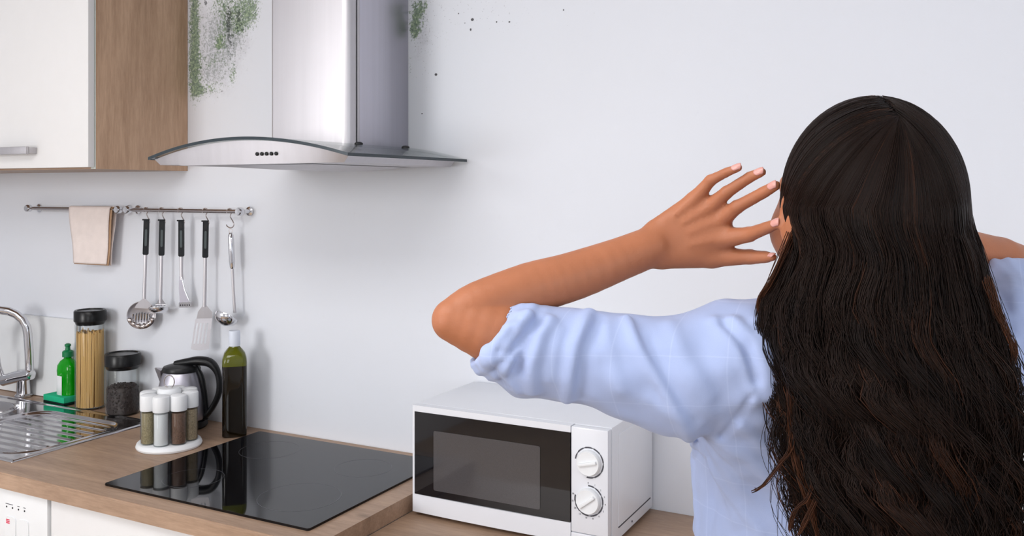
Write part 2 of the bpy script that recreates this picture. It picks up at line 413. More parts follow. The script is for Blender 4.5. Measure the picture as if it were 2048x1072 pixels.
# ================================================================= the room
XL, XR, YR, ZC = -3.16, 1.75, -4.3, 2.62
struct('wall_back', box(XL-.1, XR+.1, 0, .1, -.05, ZC+.05), 'wall', smooth=False)
struct('wall_left', box(XL-.1, XL, YR-.1, 0, -.05, ZC+.05), 'plain_wall', smooth=False)
bm = bmesh.new(); bx(bm, XR, XR+.1, YR-.1, -2.25, -.05, ZC+.05); bx(bm, XR, XR+.1, -1.25, 0, -.05, ZC+.05); bx(bm, XR, XR+.1, -2.25, -1.25, -.05, 1.1); bx(bm, XR, XR+.1, -2.25, -1.25, 2.3, ZC+.05)
struct('wall_right', bm, 'plain_wall', smooth=False)
bm = bmesh.new()
for y in (-2.23, -1.75, -1.27): bx(bm, XR+.03, XR+.07, y-.02, y+.02, 1.1, 2.3)
for z in (1.12, 2.28): bx(bm, XR+.03, XR+.07, -2.25, -1.25, z-.02, z+.02)
fr = struct('window_3', bm, 'white', smooth=False); obj('pane', box(XR+.048, XR+.052, -2.21, -1.29, 1.14, 2.26), 'glass', fr, smooth=False)  # unseen window, added to go with the side fill lamp
struct('floor', box(XL-.1, XR+.1, YR-.1, .1, -.1, 0), 'floor', smooth=False)
struct('ceiling', box(XL-.1, XR+.1, YR-.1, .1, ZC, ZC+.1), 'plain_wall', smooth=False)
bm = bmesh.new(); wins = ((-3.05, -2.05), (0., 1.3)); xs = [XL-.1]+[v for p in wins for v in p]+[XR+.1]
for i in range(0, len(xs), 2): bx(bm, xs[i], xs[i+1], YR-.1, YR, -.05, ZC+.05)
for a, b in wins: bx(bm, a, b, YR-.1, YR, -.05, 1.1); bx(bm, a, b, YR-.1, YR, 2.4, ZC+.05)
struct('wall_rear', bm, 'plain_wall', smooth=False)
for n, (a, b) in enumerate(wins, 1):
    bm = bmesh.new()
    for x in (a+.02, (a+b)/2, b-.02): bx(bm, x-.025, x+.025, YR-.07, YR-.02, 1.1, 2.4)
    for z in (1.125, 2.375): bx(bm, a, b, YR-.07, YR-.02, z-.025, z+.025)
    fr = struct('window_%d' % n, bm, 'white', smooth=False)
    bm = box(a+.03, b-.03, YR-.05, YR-.046, 1.14, 2.36); bmesh.ops.translate(bm, verts=bm.verts, vec=(0, 0, 0)); obj('pane', bm, 'glass', fr, smooth=False)

# ================================================================= base units, worktops
WX0, WX1 = XL, -1.148
SX0, SX1, SY0, SY1 = -3.08, -2.178, -.540, -.092       # sink outline
hx0, hx1, hy0, hy1 = SX0+.02, SX1-.025, SY0+.025, SY1-.02
bm = bmesh.new()
def plate_with_hole(bm, x0, x1, y0, y1, z0, z1, hx0, hx1, hy0, hy1):
    O = [(x0, y0), (x1, y0), (x1, y1), (x0, y1)]; I = [(hx0, hy0), (hx1, hy0), (hx1, hy1), (hx0, hy1)]
    v = {}
    for z in (z0, z1):
        v[z] = ([bm.verts.new(p+(z,)) for p in O], [bm.verts.new(p+(z,)) for p in I])
    for z in (z0, z1):
        o, i = v[z]
        for k in range(4): bm.faces.new((o[k], o[(k+1) % 4], i[(k+1) % 4], i[k]))
    for s in (0, 1):
        for k in range(4): bm.faces.new((v[z0][s][k], v[z0][s][(k+1) % 4], v[z1][s][(k+1) % 4], v[z1][s][k]))
plate_with_hole(bm, WX0+.002, WX1, -.602, -.001, .862, .90, hx0, hx1, hy0, hy1)
bmesh.ops.bevel(bm, geom=[e for e in bm.edges if all(v.co.y < -.6 and v.co.z > .89 for v in e.verts)], offset=.003, segments=3, affect='EDGES')
wt = tag(obj('worktop', bm, 'oak'), 'light oak worktop holding the sink and the black hob', 'worktop')
bm = box(WX1+.001, XR-.01, -.60, -.001, .824, .862, bev=.002)
tag(obj('worktop', bm, 'oak'), 'lower oak worktop on the right carrying the microwave', 'worktop')
# dishwasher at the left
dw = thing('dishwasher', 'white dishwasher with printed control strip under the worktop, left of the plain white cabinet', 'dishwasher', (-2.262, -.3, 0))
obj('body', box(-2.555, -1.967, -.555, -.02, .10, .860), 'white_plastic', dw)
obj('door', box(-2.553, -1.969, -.585, -.556, .12, .700, bev=.004), 'white_plastic', dw)
cp = obj('control_panel', box(-2.553, -1.969, -.590, -.556, .704, .858, bev=.004), 'white_plastic', dw)
for k, x in enumerate((-2.122, -2.099, -2.076, -2.053)):
    bm = bmesh.new(); lathe(bm, [(.0022, 0), (.0022, .001)], rot=Matrix.Rotation(PI/2, 3, 'X'), n=12, c=(x, -.5898, .8145)); obj('indicator_light', bm, 'black', cp)
for x in (-2.105, -2.056):
    bm = bmesh.new(); prism(bm, rrect(.040, .060, .008, cx=x, cy=.762), -.5925, -.5895, 'Y', bev=.0008); obj('button', bm, 'white_plastic', cp)
bm = bmesh.new()
for z in (.7765, .7805, .7845): bx(bm, -2.120, -2.107, -.5932, -.5924, z-.0012, z+.0012)
obj('red_symbol', bm, 'red', cp, smooth=False)
bm = bmesh.new(); bx(bm, -2.126, -2.098, -.5906, -.5899, .8212, .8226); bx(bm, -2.080, -2.072, -.5906, -.5899, .8212, .8226); bx(bm, -2.057, -2.049, -.5906, -.5899, .8212, .8226)
obj('printed_caption', bm, 'mark', cp, smooth=False)
obj('plinth', box(-2.555, -1.967, -.53, -.50, 0, .10), 'white', dw)
def base_unit(x0, x1, ztop, label, doors=1, yf=-.585):
    t = thing('base_cabinet', label, 'cabinet', ((x0+x1)/2, -.3, 0))
    obj('carcass', box(x0, x1, yf+.022, -.02, .10, ztop), 'white', t, smooth=False)
    obj('plinth', box(x0, x1, -.53, -.51, 0, .10), 'white', t, smooth=False)
    wdt = (x1-x0)/doors
    for k in range(doors):
        d = obj('door', box(x0+k*wdt+.0015, x0+(k+1)*wdt-.0015, yf, yf+.02, .12, ztop-.006, bev=.0015), 'white', t)
        hm = bmesh.new(); xa = x0+k*wdt+wdt/2
        bx(hm, xa-.08, xa+.08, yf-.034, yf-.024, ztop-.13, ztop-.114, bev=.002); bx(hm, xa-.074, xa-.066, yf-.026, yf-.001, ztop-.126, ztop-.118); bx(hm, xa+.066, xa+.074, yf-.026, yf-.001, ztop-.126, ztop-.118)
        obj('handle', hm, 'steel', d)
    return t
base_unit(-1.963, -1.152, .860, 'white base cabinet with plain front under the hob', 1)
base_unit(-1.140, .10, .822, 'white base cabinet under the microwave worktop', 2)
base_unit(.104, 1.735, .822, 'white base cabinet at the right end of the low worktop', 3)
# under the sink: open sides left of the dishwasher
t = thing('base_cabinet', 'white sink base cabinet under the sink, left of the dishwasher', 'cabinet', (-2.85, -.3, 0))
obj('carcass', box(XL+.004, -2.558, -.565, -.02, .10, .70), 'white', t, smooth=False)
obj('door', box(XL+.006, -2.560, -.587, -.567, .12, .855, bev=.0015), 'white', t)

# ================================================================= sink with drainer
def sink():
    nx, ny = 300, 150
    xs = np.linspace(SX0, SX1, nx); ys = np.linspace(SY0, SY1, ny)
    X, Y = np.meshgrid(xs, ys, indexing='ij')
    def sdr(X, Y, cx, cy, hw, hh, r):
        qx = np.abs(X-cx)-hw+r; qy = np.abs(Y-cy)-hh+r
        return np.hypot(np.maximum(qx, 0), np.maximum(qy, 0))+np.minimum(np.maximum(qx, qy), 0)-r
    sm = lambda v, a, b: (lambda t: t*t*(3-2*t))(np.clip((v-a)/(b-a), 0, 1))
    cx, cy, hw, hh = (SX0+SX1)/2, (SY0+SY1)/2, (SX1-SX0)/2, (SY1-SY0)/2
    edge = sdr(X, Y, cx, cy, hw, hh, .004)
    Z = .9006+.0045*sm(-edge, 0, .006)                                   # raised rim
    Z -= .0040*sm(-edge, .012, .020)
    dr = sdr(X, Y, -2.415, -.325, .200, .170, .075)                       # draining board
    Z -= .0050*sm(-dr, 0, .012)
    inside = sm(-dr, .012, .024)
    yy = np.clip(-.325+(Y+.325), -.48, -.17)
    rib = np.exp(-(((Y+.325+.036/2) % .036-.018)/.0036)**2)
    Z += .0046*rib*inside*sm(X, -2.60, -2.585)
    Z += .0035*np.exp(-((dr-.002)/.005)**2)
    bs = sdr(X, Y, -2.86, -.320, .175, .168, .10)                         # basin
    Z += .003*np.exp(-((bs-.004)/.005)**2)
    Z -= .150*sm(-bs, 0, .045)
    V3 = np.stack([X, Y, Z], -1).reshape(-1, 3)
    i, j = np.meshgrid(np.arange(nx-1), np.arange(ny-1), indexing='ij'); a = (i*ny+j).ravel()
    F = np.stack([a, a+ny, a+ny+1, a+1], 1)
    me = bpy.data.meshes.new('sink'); me.from_pydata(V3.tolist(), [], F.tolist()); me.update()
    me.materials.append(M['sinksteel']); me.shade_smooth()
    o = bpy.data.objects.new('sink', me); C.objects.link(o)
    s = o.modifiers.new('thickness', 'SOLIDIFY'); s.thickness = .0008; s.offset = -1
    tag(o, 'stainless steel inset sink with ribbed draining board', 'sink')
    bm = bmesh.new(); lathe(bm, [(0, 0), (.030, 0), (.034, .002), (.036, .001), (.036, -.004)], c=(-2.90, -.32, .7515)); obj('drain', bm, 'chrome', o)
sink()
# tap
fx, fy = -2.835, -.066
t = thing('kitchen_tap', 'chrome mixer tap with high swan neck at the back of the sink', 'tap', (fx, fy, .9015))
bm = bmesh.new(); lathe(bm, [(.027, 0), (.027, .006), (.022, .010), (.020, .060), (.022, .064), (.022, .082), (.018, .090), (0, .092)], c=(fx, fy, .9015)); obj('base', bm, 'chrome', t)
bm = bmesh.new(); tube(bm, [(fx+.052, fy-.004, .982), (fx+.046, fy-.004, .982), (fx-.02, fy-.012, .968), (fx-.075, fy-.022, .952), (fx-.085, fy-.024, .949)], [.012, .019, .020, .019, .010], 20); obj('mixer_body', bm, 'chrome', t)
bm = bmesh.new(); pts = [(fx+.038, fy-.004, .985), (fx+.038, fy-.006, 1.05), (fx+.037, fy-.010, 1.115)]
for k in range(1, 11):
    a = PI*k/10; R = .085
    pts.append((fx+.037-R*.78*(1-math.cos(a)), fy-.010-R*.62*(1-math.cos(a)), 1.115+R*.95*math.sin(a)))
pts.append((pts[-1][0], pts[-1][1], 1.07))
tube(bm, pts, [.0135]*(len(pts)-2)+[.0135, .0145], 20); obj('spout', bm, 'chrome', t)
bm = bmesh.new(); tube(bm, [(fx-.075, fy-.022, .965), (fx-.079, fy-.030, 1.0), (fx-.082, fy-.036, 1.045)], [.006, .0045, .005], 12); obj('lever', bm, 'chrome', t)
# white board leaning behind the tap
bm = bmesh.new(); prism(bm, rrect(.46, .262, .006, cx=-2.865, cy=.131), -.006, .006, 'Y', bev=.001)
bmesh.ops.rotate(bm, verts=bm.verts, cent=(-2.865, 0, 0), matrix=Matrix.Rotation(math.radians(-4.5), 3, 'X')); bmesh.ops.translate(bm, verts=bm.verts, vec=(0, -.0295, .902))
tag(obj('chopping_board', bm, 'white_plastic'), 'white plastic chopping board leaning on the wall behind the tap', 'chopping board')
# sponge
t = thing('sponge', 'green kitchen sponge with dark scouring side at the back edge of the sink', 'sponge', (-2.655, -.088, .9))
R = Matrix.Rotation(math.radians(-3), 3, 'Z')
S0 = Vector((-2.645, -.0655, 0))
bm = bmesh.new(); bx(bm, S0.x-.055, S0.x+.055, S0.y-.026, S0.y+.026, .9015, .9095, bev=.002, rot=R); obj('scouring_pad', bm, 'scour', t)
bm = bmesh.new(); bx(bm, S0.x-.055, S0.x+.055, S0.y-.026, S0.y+.026, 0.9095, .9285, bev=.003, rot=R); obj('foam', bm, 'sponge', t)
# detergent
t = thing('detergent_bottle', 'green washing-up liquid bottle with white label behind the sponge', 'bottle', (-2.634, -.040, .90), .0)
dx, dy = -2.632, -.050
bm = bmesh.new(); lathe(bm, [(.001, .0015), (.030, .0015), (.036, .006), (.036, .055), (.0335, .066), (.0355, .078), (.038, .105), (.036, .122), (.026, .136), (.014, .144), (.012, .150), (.0, .150)], c=(dx, dy, .90), sx=1.0, sy=.66, power=2.6); obj('body', bm, 'soap', t)
bm = bmesh.new(); lathe(bm, [(.0, .150), (.017, .150), (.017, .166), (.0135, .170), (.008, .172), (.007, .182), (.0095, .184), (.0095, .190), (.004, .193), (0, .193)], c=(dx, dy, .90), n=28); obj('cap', bm, 'soapcap', t)
bm = bmesh.new()
ang = [math.radians(a) for a in range(176, 277, 5)]
def sq(a, rr, sy): 
    ca, sa = math.cos(a), math.sin(a); q = (abs(ca)**2.6+abs(sa)**2.6)**(-1/2.6); return (dx+rr*q*ca, dy+rr*q*sa*sy)
lo = [bm.verts.new(sq(a, .0372, .675)+(.912,)) for a in ang]; hi = [bm.verts.new(sq(a, .0374, .675)+(.990,)) for a in ang]
for i in range(len(ang)-1): bm.faces.new((lo[i], lo[i+1], hi[i+1], hi[i]))
o = obj('label_sticker', bm, 'label', t); sd = o.modifiers.new('thickness', 'SOLIDIFY'); sd.thickness = .0004
# storage jars
def storage_jar(x, y, r, h, lid_h, name, label):
    t = thing(name, label, 'jar', (x, y, .90))
    z = h-lid_h
    bm = bmesh.new(); lathe(bm, [(0, .001), (r-.004, .001), (r, .006), (r, z-.012), (r-.003, z-.004), (r-.003, z)], c=(x, y, .90), n=56)
    lathe(bm, [(r-.006, z), (r-.006, z-.006), (r-.0035, z-.014), (r-.0035, .008), (r-.008, .005), (0, .005)], c=(x, y, .90), n=56); obj('glass_body', bm, 'glass', t)
    bm = bmesh.new(); lathe(bm, [(r-.008, z-.010), (r-.004, z-.010), (r+.0005, z), (r+.003, z+.002), (r+.003, h-.004), (r, h), (r-.006, h), (r-.007, h-.003)], c=(x, y, .90), n=56); ld = obj('lid', bm, 'lid', t)
    bm = bmesh.new(); lathe(bm, [(0, h-.0055), (r-.0065, h-.0055), (r-.0065, h-.0035), (0, h-.0030)], c=(x, y, .90), n=48); obj('lid_disc', bm, 'lidtop', ld)
    return t
pt = storage_jar(-2.505, -.064, .0450, .312, .036, 'pasta_jar', 'tall glass jar of spaghetti with black lid')
bm = bmesh.new(); rnd = random.Random(4)
for k in range(150):
    a = rnd.random()*2*PI; rr = .0375*math.sqrt(rnd.random()) if k > 80 else .0378
    a2 = a+rnd.gauss(0, .12); x0, y0 = -2.505+rr*math.cos(a), -.064+rr*math.sin(a); x1, y1 = -2.505+rr*math.cos(a2), -.064+rr*math.sin(a2)
    tube(bm, [(x0, y0, .908), (x1, y1, .90+.242+rnd.gauss(0, .003))], .0022, 6)
tag(obj('spaghetti', bm, 'pasta', pt), kind='stuff')
cj = storage_jar(-2.352, -.066, .0500, .188, .038, 'coffee_jar', 'shorter glass jar with black lid, half full of dark coffee beans')
bm = bmesh.new(); rnd = random.Random(7)
lathe(bm, [(0, .006), (.044, .006), (.0445, .012), (.0445, .080), (.040, .086), (0, .088)], c=(-2.352, -.066, .90), n=40)
for k in range(420):
    a = rnd.random()*2*PI; top = rnd.random() < .35
    if top: rr = .040*math.sqrt(rnd.random()); z = .9+.086+rnd.random()*.003
    else: rr = .0432; z = .912+rnd.random()*.072
    q = bmesh.ops.create_icosphere(bm, subdivisions=1, radius=.0042)['verts']
    bmesh.ops.scale(bm, verts=q, vec=(1, .8, .7)); bmesh.ops.rotate(bm, verts=q, cent=(0, 0, 0), matrix=Matrix.Rotation(rnd.random()*6, 3, 'Z')@Matrix.Rotation(rnd.random()*6, 3, 'X'))
    bmesh.ops.translate(bm, verts=q, vec=(-2.352+rr*math.cos(a), -.066+rr*math.sin(a), z))
tag(obj('coffee_beans', bm, 'coffee', cj), kind='stuff')
# ================================================================= kettle
kx, ky = -2.070, -.092
t = thing('kettle', 'steel electric kettle with black lid and handle behind the spice rack', 'kettle', (kx, ky, .90))
bm = bmesh.new(); lathe(bm, [(0, .001), (.070, .001), (.074, .006), (.072, .020), (.064, .026), (0, .026)], c=(kx, ky, .90), n=48); obj('power_base', bm, 'black', t)
bm = bmesh.new(); lathe(bm, [(0, .026), (.070, .026), (.0725, .032), (.0715, .070), (.066, .110), (.057, .146), (.050, .164), (0, .166)], c=(kx, ky, .90), n=48)
obj('body', bm, 'steel_side', t)
kd = Vector((math.cos(math.radians(28)), math.sin(math.radians(28)), 0)); K0 = Vector((kx, ky, .90))
kd = Vector((.93, .36, 0)).normalized()
bm = bmesh.new()                                                          # spout
for s in (-1, 1): pass
sv = [K0-kd*.052+Vector((0, 0, .166))+Vector((-kd.y, kd.x, 0))*s*.024 for s in (-1, 1)]
sp1 = K0-kd*.085+Vector((0, 0, .172)); sp2 = K0-kd*.062+Vector((0, 0, .115))
vv = [bm.verts.new(p) for p in (sv[0], sv[1], sp1, sp2)]
for f in ((0, 2, 1), (0, 3, 2), (1, 2, 3), (0, 1, 3)): bm.faces.new([vv[i] for i in f])
bmesh.ops.bevel(bm, geom=list(bm.edges), offset=.002, segments=2, affect='EDGES'); obj('spout', bm, 'steel', t)
bm = bmesh.new(); lathe(bm, [(0, .164), (.053, .164), (.054, .170), (.050, .178), (.030, .184), (0, .186)], c=(kx, ky, .90), n=40); obj('lid', bm, 'black', t)
bm = bmesh.new()
hp = [K0+kd*a+Vector((0, 0, b)) for a, b in ((-.02, .184), (.02, .190), (.055, .194), (.088, .188), (.108, .165), (.116, .130), (.112, .095), (.095, .060), (.074, .034), (.060, .022))]
tube(bm, spline(hp, 5), [.010+.007*math.sin(min(1, i/22)*PI) if i < 22 else .0105 for i in range(46)], 14, flat=.8, up=(0, 0, 1)); hd = obj('handle', bm, 'black', t)
bm = bmesh.new(); hp = [K0+kd*a+Vector((0, 0, b)) for a, b in ((.040, .182), (.060, .150), (.070, .105), (.0755, .055), (.074, .025))]
tube(bm, spline(hp, 5), .0085, 12, flat=.8); obj('handle_strap', bm, 'black', hd)
# ================================================================= spice rack
rx, ry = -1.945, -.248
t = thing('spice_rack', 'white round spice carousel stand with wire loop on top', 'spice rack', (rx, ry, .90))
bm = bmesh.new(); n = 64; prof = [(.074, .0), (.083, .001), (.085, .006), (.082, .014), (.078, .017), (0, .017)]
lathe(bm, prof, c=(rx, ry, .9), n=64); obj('base', bm, 'white_plastic', t)
bm = bmesh.new(); tube(bm, [(rx, ry, .916), (rx, ry, 1.058)], .005, 12); obj('centre_post', bm, 'white_plastic', t)
bm = bmesh.new(); lathe(bm, [(0, 1.0), (.026, 1.0), (.031, 1.004), (.031, 1.022), (.026, 1.028), (0, 1.029)], c=(rx, ry, .030), n=40); obj('hub', bm, 'white_plastic', t)
bm = bmesh.new(); loop = [(rx+.014*math.sin(a)*.9, ry+.006*math.sin(a), 1.074-.017*math.cos(a)) for a in [2*PI*i/24 for i in range(25)]]
tube(bm, loop, .0017, 8, caps=False); obj('carry_loop', bm, 'rod', t)
spices = [('herbs', 'dried green-brown herbs'), ('salt', 'white salt'), ('pepper', 'dark brown ground spice'), ('cumin', 'pale brown ground spice'), ('paprika', 'orange spice'), ('oregano', 'olive green herbs'), ('cumin', 'beige seeds'), ('salt', 'pale powder')]
places = ['at the left side of the carousel', 'at the carousel front, left of the dark brown one', 'at the carousel front, right of the white one', 'at the right front of the carousel', 'at the right side, behind the pale brown one', 'at the back right of the carousel', 'at the very back of the carousel', 'at the back left of the carousel']
view = math.atan2(-1.976-ry, 0-rx)          # towards the open room
for k in range(8):
    a = view-math.radians(-22.5-45+8)-math.radians(45*k)+PI*0
    a = view+math.radians(-67.5+45*k)+math.radians(2)
    jx, jy = rx+.0565*math.cos(a), ry+.0565*math.sin(a)
    m_, what = spices[k]
    j = thing('spice_jar', 'glass jar of %s %s' % (what, places[k]), 'spice jar', (jx, jy, .917), a, 'jars in the spice carousel')
    r = .0205
    bm = bmesh.new(); lathe(bm, [(0, .0003), (r-.002, .0003), (r, .003), (r, .091), (r-.003, .094), (r-.0035, .093), (r-.0015, .090), (r-.0015, .004), (0, .003)], n=28); obj('glass_body', bm, 'glass', j, world=False)
    bm = bmesh.new(); lathe(bm, [(0, .0035), (r-.003, .0035), (r-.0022, .006), (r-.0022, .084), (0, .086)], n=28); obj('contents', bm, m_, j, world=False)
    bm = bmesh.new(); lathe(bm, [(r-.004, .090), (r+.0006, .090), (r+.0012, .092), (r+.0012, .126), (r+.0002, .1295), (r-.004, .132), (0, .1335)], n=32)
    obj('lid', bm, 'white_plastic', j, world=False)
# ================================================================= oil bottle
t = thing('oil_bottle', 'square dark olive oil bottle with white capsule beside the hob', 'bottle', (-1.868, -.086, .90), math.radians(44.7))
bm = bmesh.new(); lathe(bm, [(0, .001), (.030, .001), (.0335, .004), (.0335, .195), (.0335, .199)], n=48, power=6); obj('body', bm, 'bottledark', t, world=False)
bm = bmesh.new()
for i, (r, z, pw) in enumerate([(.0335, .199, 6), (.0335, .205, 6), (.0325, .218, 5), (.028, .232, 3.5), (.020, .243, 2.5), (.0145, .250, 2), (.0135, .262, 2)]):
    pass
rings = []
for r, z, pw in [(.0335, .1985, 6), (.0335, .208, 6), (.0325, .220, 5), (.0285, .233, 3.5), (.021, .243, 2.5), (.0150, .250, 2), (.0138, .262, 2)]:
    ring = []
    for i in range(48):
        a = 2*PI*i/48; ca, sa = math.cos(a), math.sin(a); q = (abs(ca)**pw+abs(sa)**pw)**(-1/pw); ring.append(bm.verts.new((r*q*ca, r*q*sa, z)))
    rings.append(ring)
for a, b in zip(rings, rings[1:]):
    for i in range(48): bm.faces.new((a[i], a[(i+1) % 48], b[(i+1) % 48], b[i]))
bm.faces.new(rings[-1]); obj('shoulder', bm, 'bottle', t, world=False)
bm = bmesh.new(); lathe(bm, [(.0152, .252), (.0158, .255), (.0158, .291), (.0145, .295), (0, .2955)], n=32); obj('capsule', bm, 'capwhite', t, world=False)
# ================================================================= hob
t = thing('hob', 'black glass ceramic hob set into the oak worktop', 'hob', (-1.514, -.294, .90))
bm = bmesh.new(); prism(bm, rrect(.612, .512, .004, cx=-1.514, cy=-.2935), .9003, .9055, 'Z', bev=.0012); obj('glass_plate', bm, 'hobglass', t)
for zx, zy, zr in ((-1.665, -.165, .078), (-1.352, -.175, .070), (-1.665, -.425, .070), (-1.352, -.410, .092)):
    bm = bmesh.new(); n = 72
    A = [bm.verts.new((zx+(zr-.0006)*math.cos(2*PI*i/n), zy+(zr-.0006)*math.sin(2*PI*i/n), .9056)) for i in range(n)]
    B = [bm.verts.new((zx+(zr+.0006)*math.cos(2*PI*i/n), zy+(zr+.0006)*math.sin(2*PI*i/n), .9056)) for i in range(n)]
    for i in range(n): bm.faces.new((A[i], A[(i+1) % n], B[(i+1) % n], B[i]))
    g = bmesh.ops.extrude_face_region(bm, geom=list(bm.faces)); bmesh.ops.translate(bm, verts=[v for v in g['geom'] if isinstance(v, bmesh.types.BMVert)], vec=(0, 0, .0001))
    obj('cooking_zone_ring', bm, 'ring', t, smooth=False)
# ================================================================= wall cabinet
t = thing('wall_cabinet', 'wall cabinet with white door and oak side above the towel rail', 'cabinet', (-2.45, -.16, 1.65))
bm = bmesh.new(); bx(bm, -2.162, -2.144, -.322, -.001, 1.650, 2.45); obj('side_panel', bm, 'oak_v', t, smooth=False)
bm = bmesh.new(); bx(bm, XL+.003, XL+.021, -.322, -.001, 1.650, 2.45); obj('side_panel', bm, 'oak_v', t, smooth=False)
obj('bottom_panel', box(XL+.022, -2.163, -.322, -.001, 1.650, 1.666), 'oak', t, smooth=False)
obj('top_panel', box(XL+.022, -2.163, -.322, -.001, 2.434, 2.45), 'oak', t, smooth=False)
obj('back_panel', box(XL+.022, -2.163, -.010, -.002, 1.667, 2.433), 'white', t, smooth=False)
obj('edge_band', box(-2.162, -2.144, -.3235, -.3222, 1.650, 2.45), 'white_strip', t, smooth=False)
dr = obj('door', box(-2.748, -2.146, -.3445, -.3250, 1.6545, 2.448, bev=.0012), 'white', t)
bm = bmesh.new(); bx(bm, -2.53, -2.362, -.378, -.368, 1.693, 1.714, bev=.0012); bx(bm, -2.374, -2.362, -.370, -.3445, 1.695, 1.712); bx(bm, -2.53, -2.518, -.370, -.3445, 1.695, 1.712)
obj('handle', bm, 'steel', dr)
d2 = obj('door', box(XL+.005, -2.751, -.3445, -.3250, 1.6545, 2.448, bev=.0012), 'white', t)
bm = bmesh.new(); bx(bm, -3.10, -2.93, -.378, -.368, 1.693, 1.714, bev=.0012); bx(bm, -2.942, -2.93, -.370, -.3445, 1.695, 1.712); bx(bm, -3.10, -3.088, -.370, -.3445, 1.695, 1.712)
obj('handle', bm, 'steel', d2)
# ================================================================= cooker hood
HX = -1.450
t = thing('cooker_hood', 'steel cooker hood with curved glass canopy and square chimney above the hob', 'cooker hood', (HX, -.25, 1.65))
hw = .293
def arch(x): return 1.664+.040*(1-((x-HX)/hw)**2)
n = 40; bm = bmesh.new(); g = []
def frontY(x): return -.488-.008*(1-((x-HX)/hw)**2)
for i in range(n+1):
    x = HX-hw+2*hw*i/n
    g.append([bm.verts.new((x, y, arch(x)+dz)) for (y, dz) in ((frontY(x), 0), (-.004, 0), (-.004, .006), (frontY(x), .006))])
bm2 = bmesh.new()
for a, b in zip(g, g[1:]):
    for k in (0, 2): bm.faces.new((a[k], a[k+1], b[k+1], b[k]))
obj('glass_canopy', bm, 'canopy', t)
bm = bmesh.new()                                                            # polished dark rim of the glass
path = [(HX-hw, -.004, arch(HX-hw)+.003)]+[(HX-hw+2*hw*i/n, frontY(HX-hw+2*hw*i/n), arch(HX-hw+2*hw*i/n)+.003) for i in range(n+1)]+[(HX+hw, -.004, arch(HX+hw)+.003)]
A = []
for p in path:
    A.append([bm.verts.new((p[0]+sx*.0012, p[1]+sy*.0012, p[2]+dz)) for sx, sy, dz in ((0, -1, -.0034), (0, -1, .0034), (0, 1, .0034), (0, 1, -.0034))])
for k in (0, -1):
    for v, s in zip(A[k], (-1, -1, 1, 1)): v.co.x = path[k][0]+s*.0012*(1 if k == 0 else -1); v.co.y = path[k][1]
for k in (1, -2):
    for v, s in zip(A[k], (-1, -1, 1, 1)): v.co.x += s*.0012*(1 if k == 1 else -1)
for a, b in zip(A, A[1:]):
    for k in range(4): bm.faces.new((a[k], a[(k+1) % 4], b[(k+1) % 4], b[k]))
bm.faces.new(A[0]); bm.faces.new(A[-1]); obj('glass_rim', bm, 'canopy_edge', t, angle=30)
# steel body under the glass: wide front that follows the arch, sides sloping in
bm = bmesh.new(); n = 36; top = []; bot = []
bw = .286
fT = []; fB = []; bT = []; bB = []
for i in range(n+1):
    u = -1+2*i/n; x = HX+u*bw; xb = HX+u*(bw-.016 if u > 0 else bw-.012)
    zt = arch(x)-.0015; zb = min(1.6500+.001*u, zt-.001)
    if u < -.75: zb = 1.6515
    fT.append(bm.verts.new((x, frontY(x)+.012, zt))); fB.append(bm.verts.new((xb, frontY(x)+.018, min(zb, zt-.0008))))
    bT.append(bm.verts.new((x, -.170 if u > .99 else -.02, zt))); bB.append(bm.verts.new((xb, -.180 if u > .99 else -.02, min(zb, zt-.0008))))
for i in range(n):
    bm.faces.new((fT[i], fT[i+1], fB[i+1], fB[i])); bm.faces.new((fT[i], bT[i], bT[i+1], fT[i+1]))
    bm.faces.new((bT[i], bB[i], bB[i+1], bT[i+1])); bm.faces.new((fB[i], fB[i+1], bB[i+1], bB[i]))
bm.faces.new((fT[0], fB[0], bB[0], bT[0])); bm.faces.new((fT[-1], bT[-1], bB[-1], fB[-1]))
body = obj('body', bm, 'steel', t, angle=25)
bm = bmesh.new()                                                            # shallow V filter tray beneath
for y0, y1 in ((-.44, -.06),):
    P = [(HX-.16, y0, 1.6495), (HX+.16, y0, 1.6495), (HX+.16, y1, 1.6495), (HX-.16, y1, 1.6495), (HX-.02, y0+.09, 1.6405), (HX+.06, y0+.09, 1.6405), (HX+.06, y1-.05, 1.6405), (HX-.02, y1-.05, 1.6405)]
    v = [bm.verts.new(p) for p in P]
    for f in ((0, 1, 5, 4), (1, 2, 6, 5), (2, 3, 7, 6), (3, 0, 4, 7), (4, 5, 6, 7), (0, 3, 2, 1)): bm.faces.new([v[i] for i in f])
obj('filter_tray', bm, 'steel', body, smooth=False)
for k in range(5):
    bm = bmesh.new(); x = HX+.052+.0135*k
    lathe(bm, [(.0042, 0), (.0042, .003), (.003, .004), (0, .004)], rot=Matrix.Rotation(PI/2, 3, 'X'), n=16, c=(x-.012, frontY(x)+.0155, 1.6720)); obj('button', bm, 'black', body)
# chimney: rounded front cover, groove, rear sleeve
cx0, cx1, cyf = -1.577, -1.333, -.258
bm = bmesh.new(); o_ = [(cx0, cyf+.02)]
for k in range(7):
    a = PI+PI/2*k/6; o_.append((cx0+.010+.010*math.cos(a), cyf+.010+.010*math.sin(a)))
for k in range(9):
    a = 1.5*PI+PI/2*k/8; o_.append((cx1-.020+.020*math.cos(a), cyf+.020+.020*math.sin(a)))
o_ += [(cx1, cyf+.028), (cx1-.003, cyf+.028), (cx1-.003, cyf+.028)]
o_ = o_[:-1]+[(cx0+.003, cyf+.028), (cx0, cyf+.028)]
zc0 = 1.694
prism(bm, o_, zc0-.012, ZC-.001, 'Z'); ch = obj('chimney_front', bm, 'steel', t, angle=35)
bm = bmesh.new(); bx(bm, cx0+.002, cx1-.004, cyf+.028, cyf+.036, zc0-.012, ZC-.001); obj('groove', bm, 'seam', ch, smooth=False)
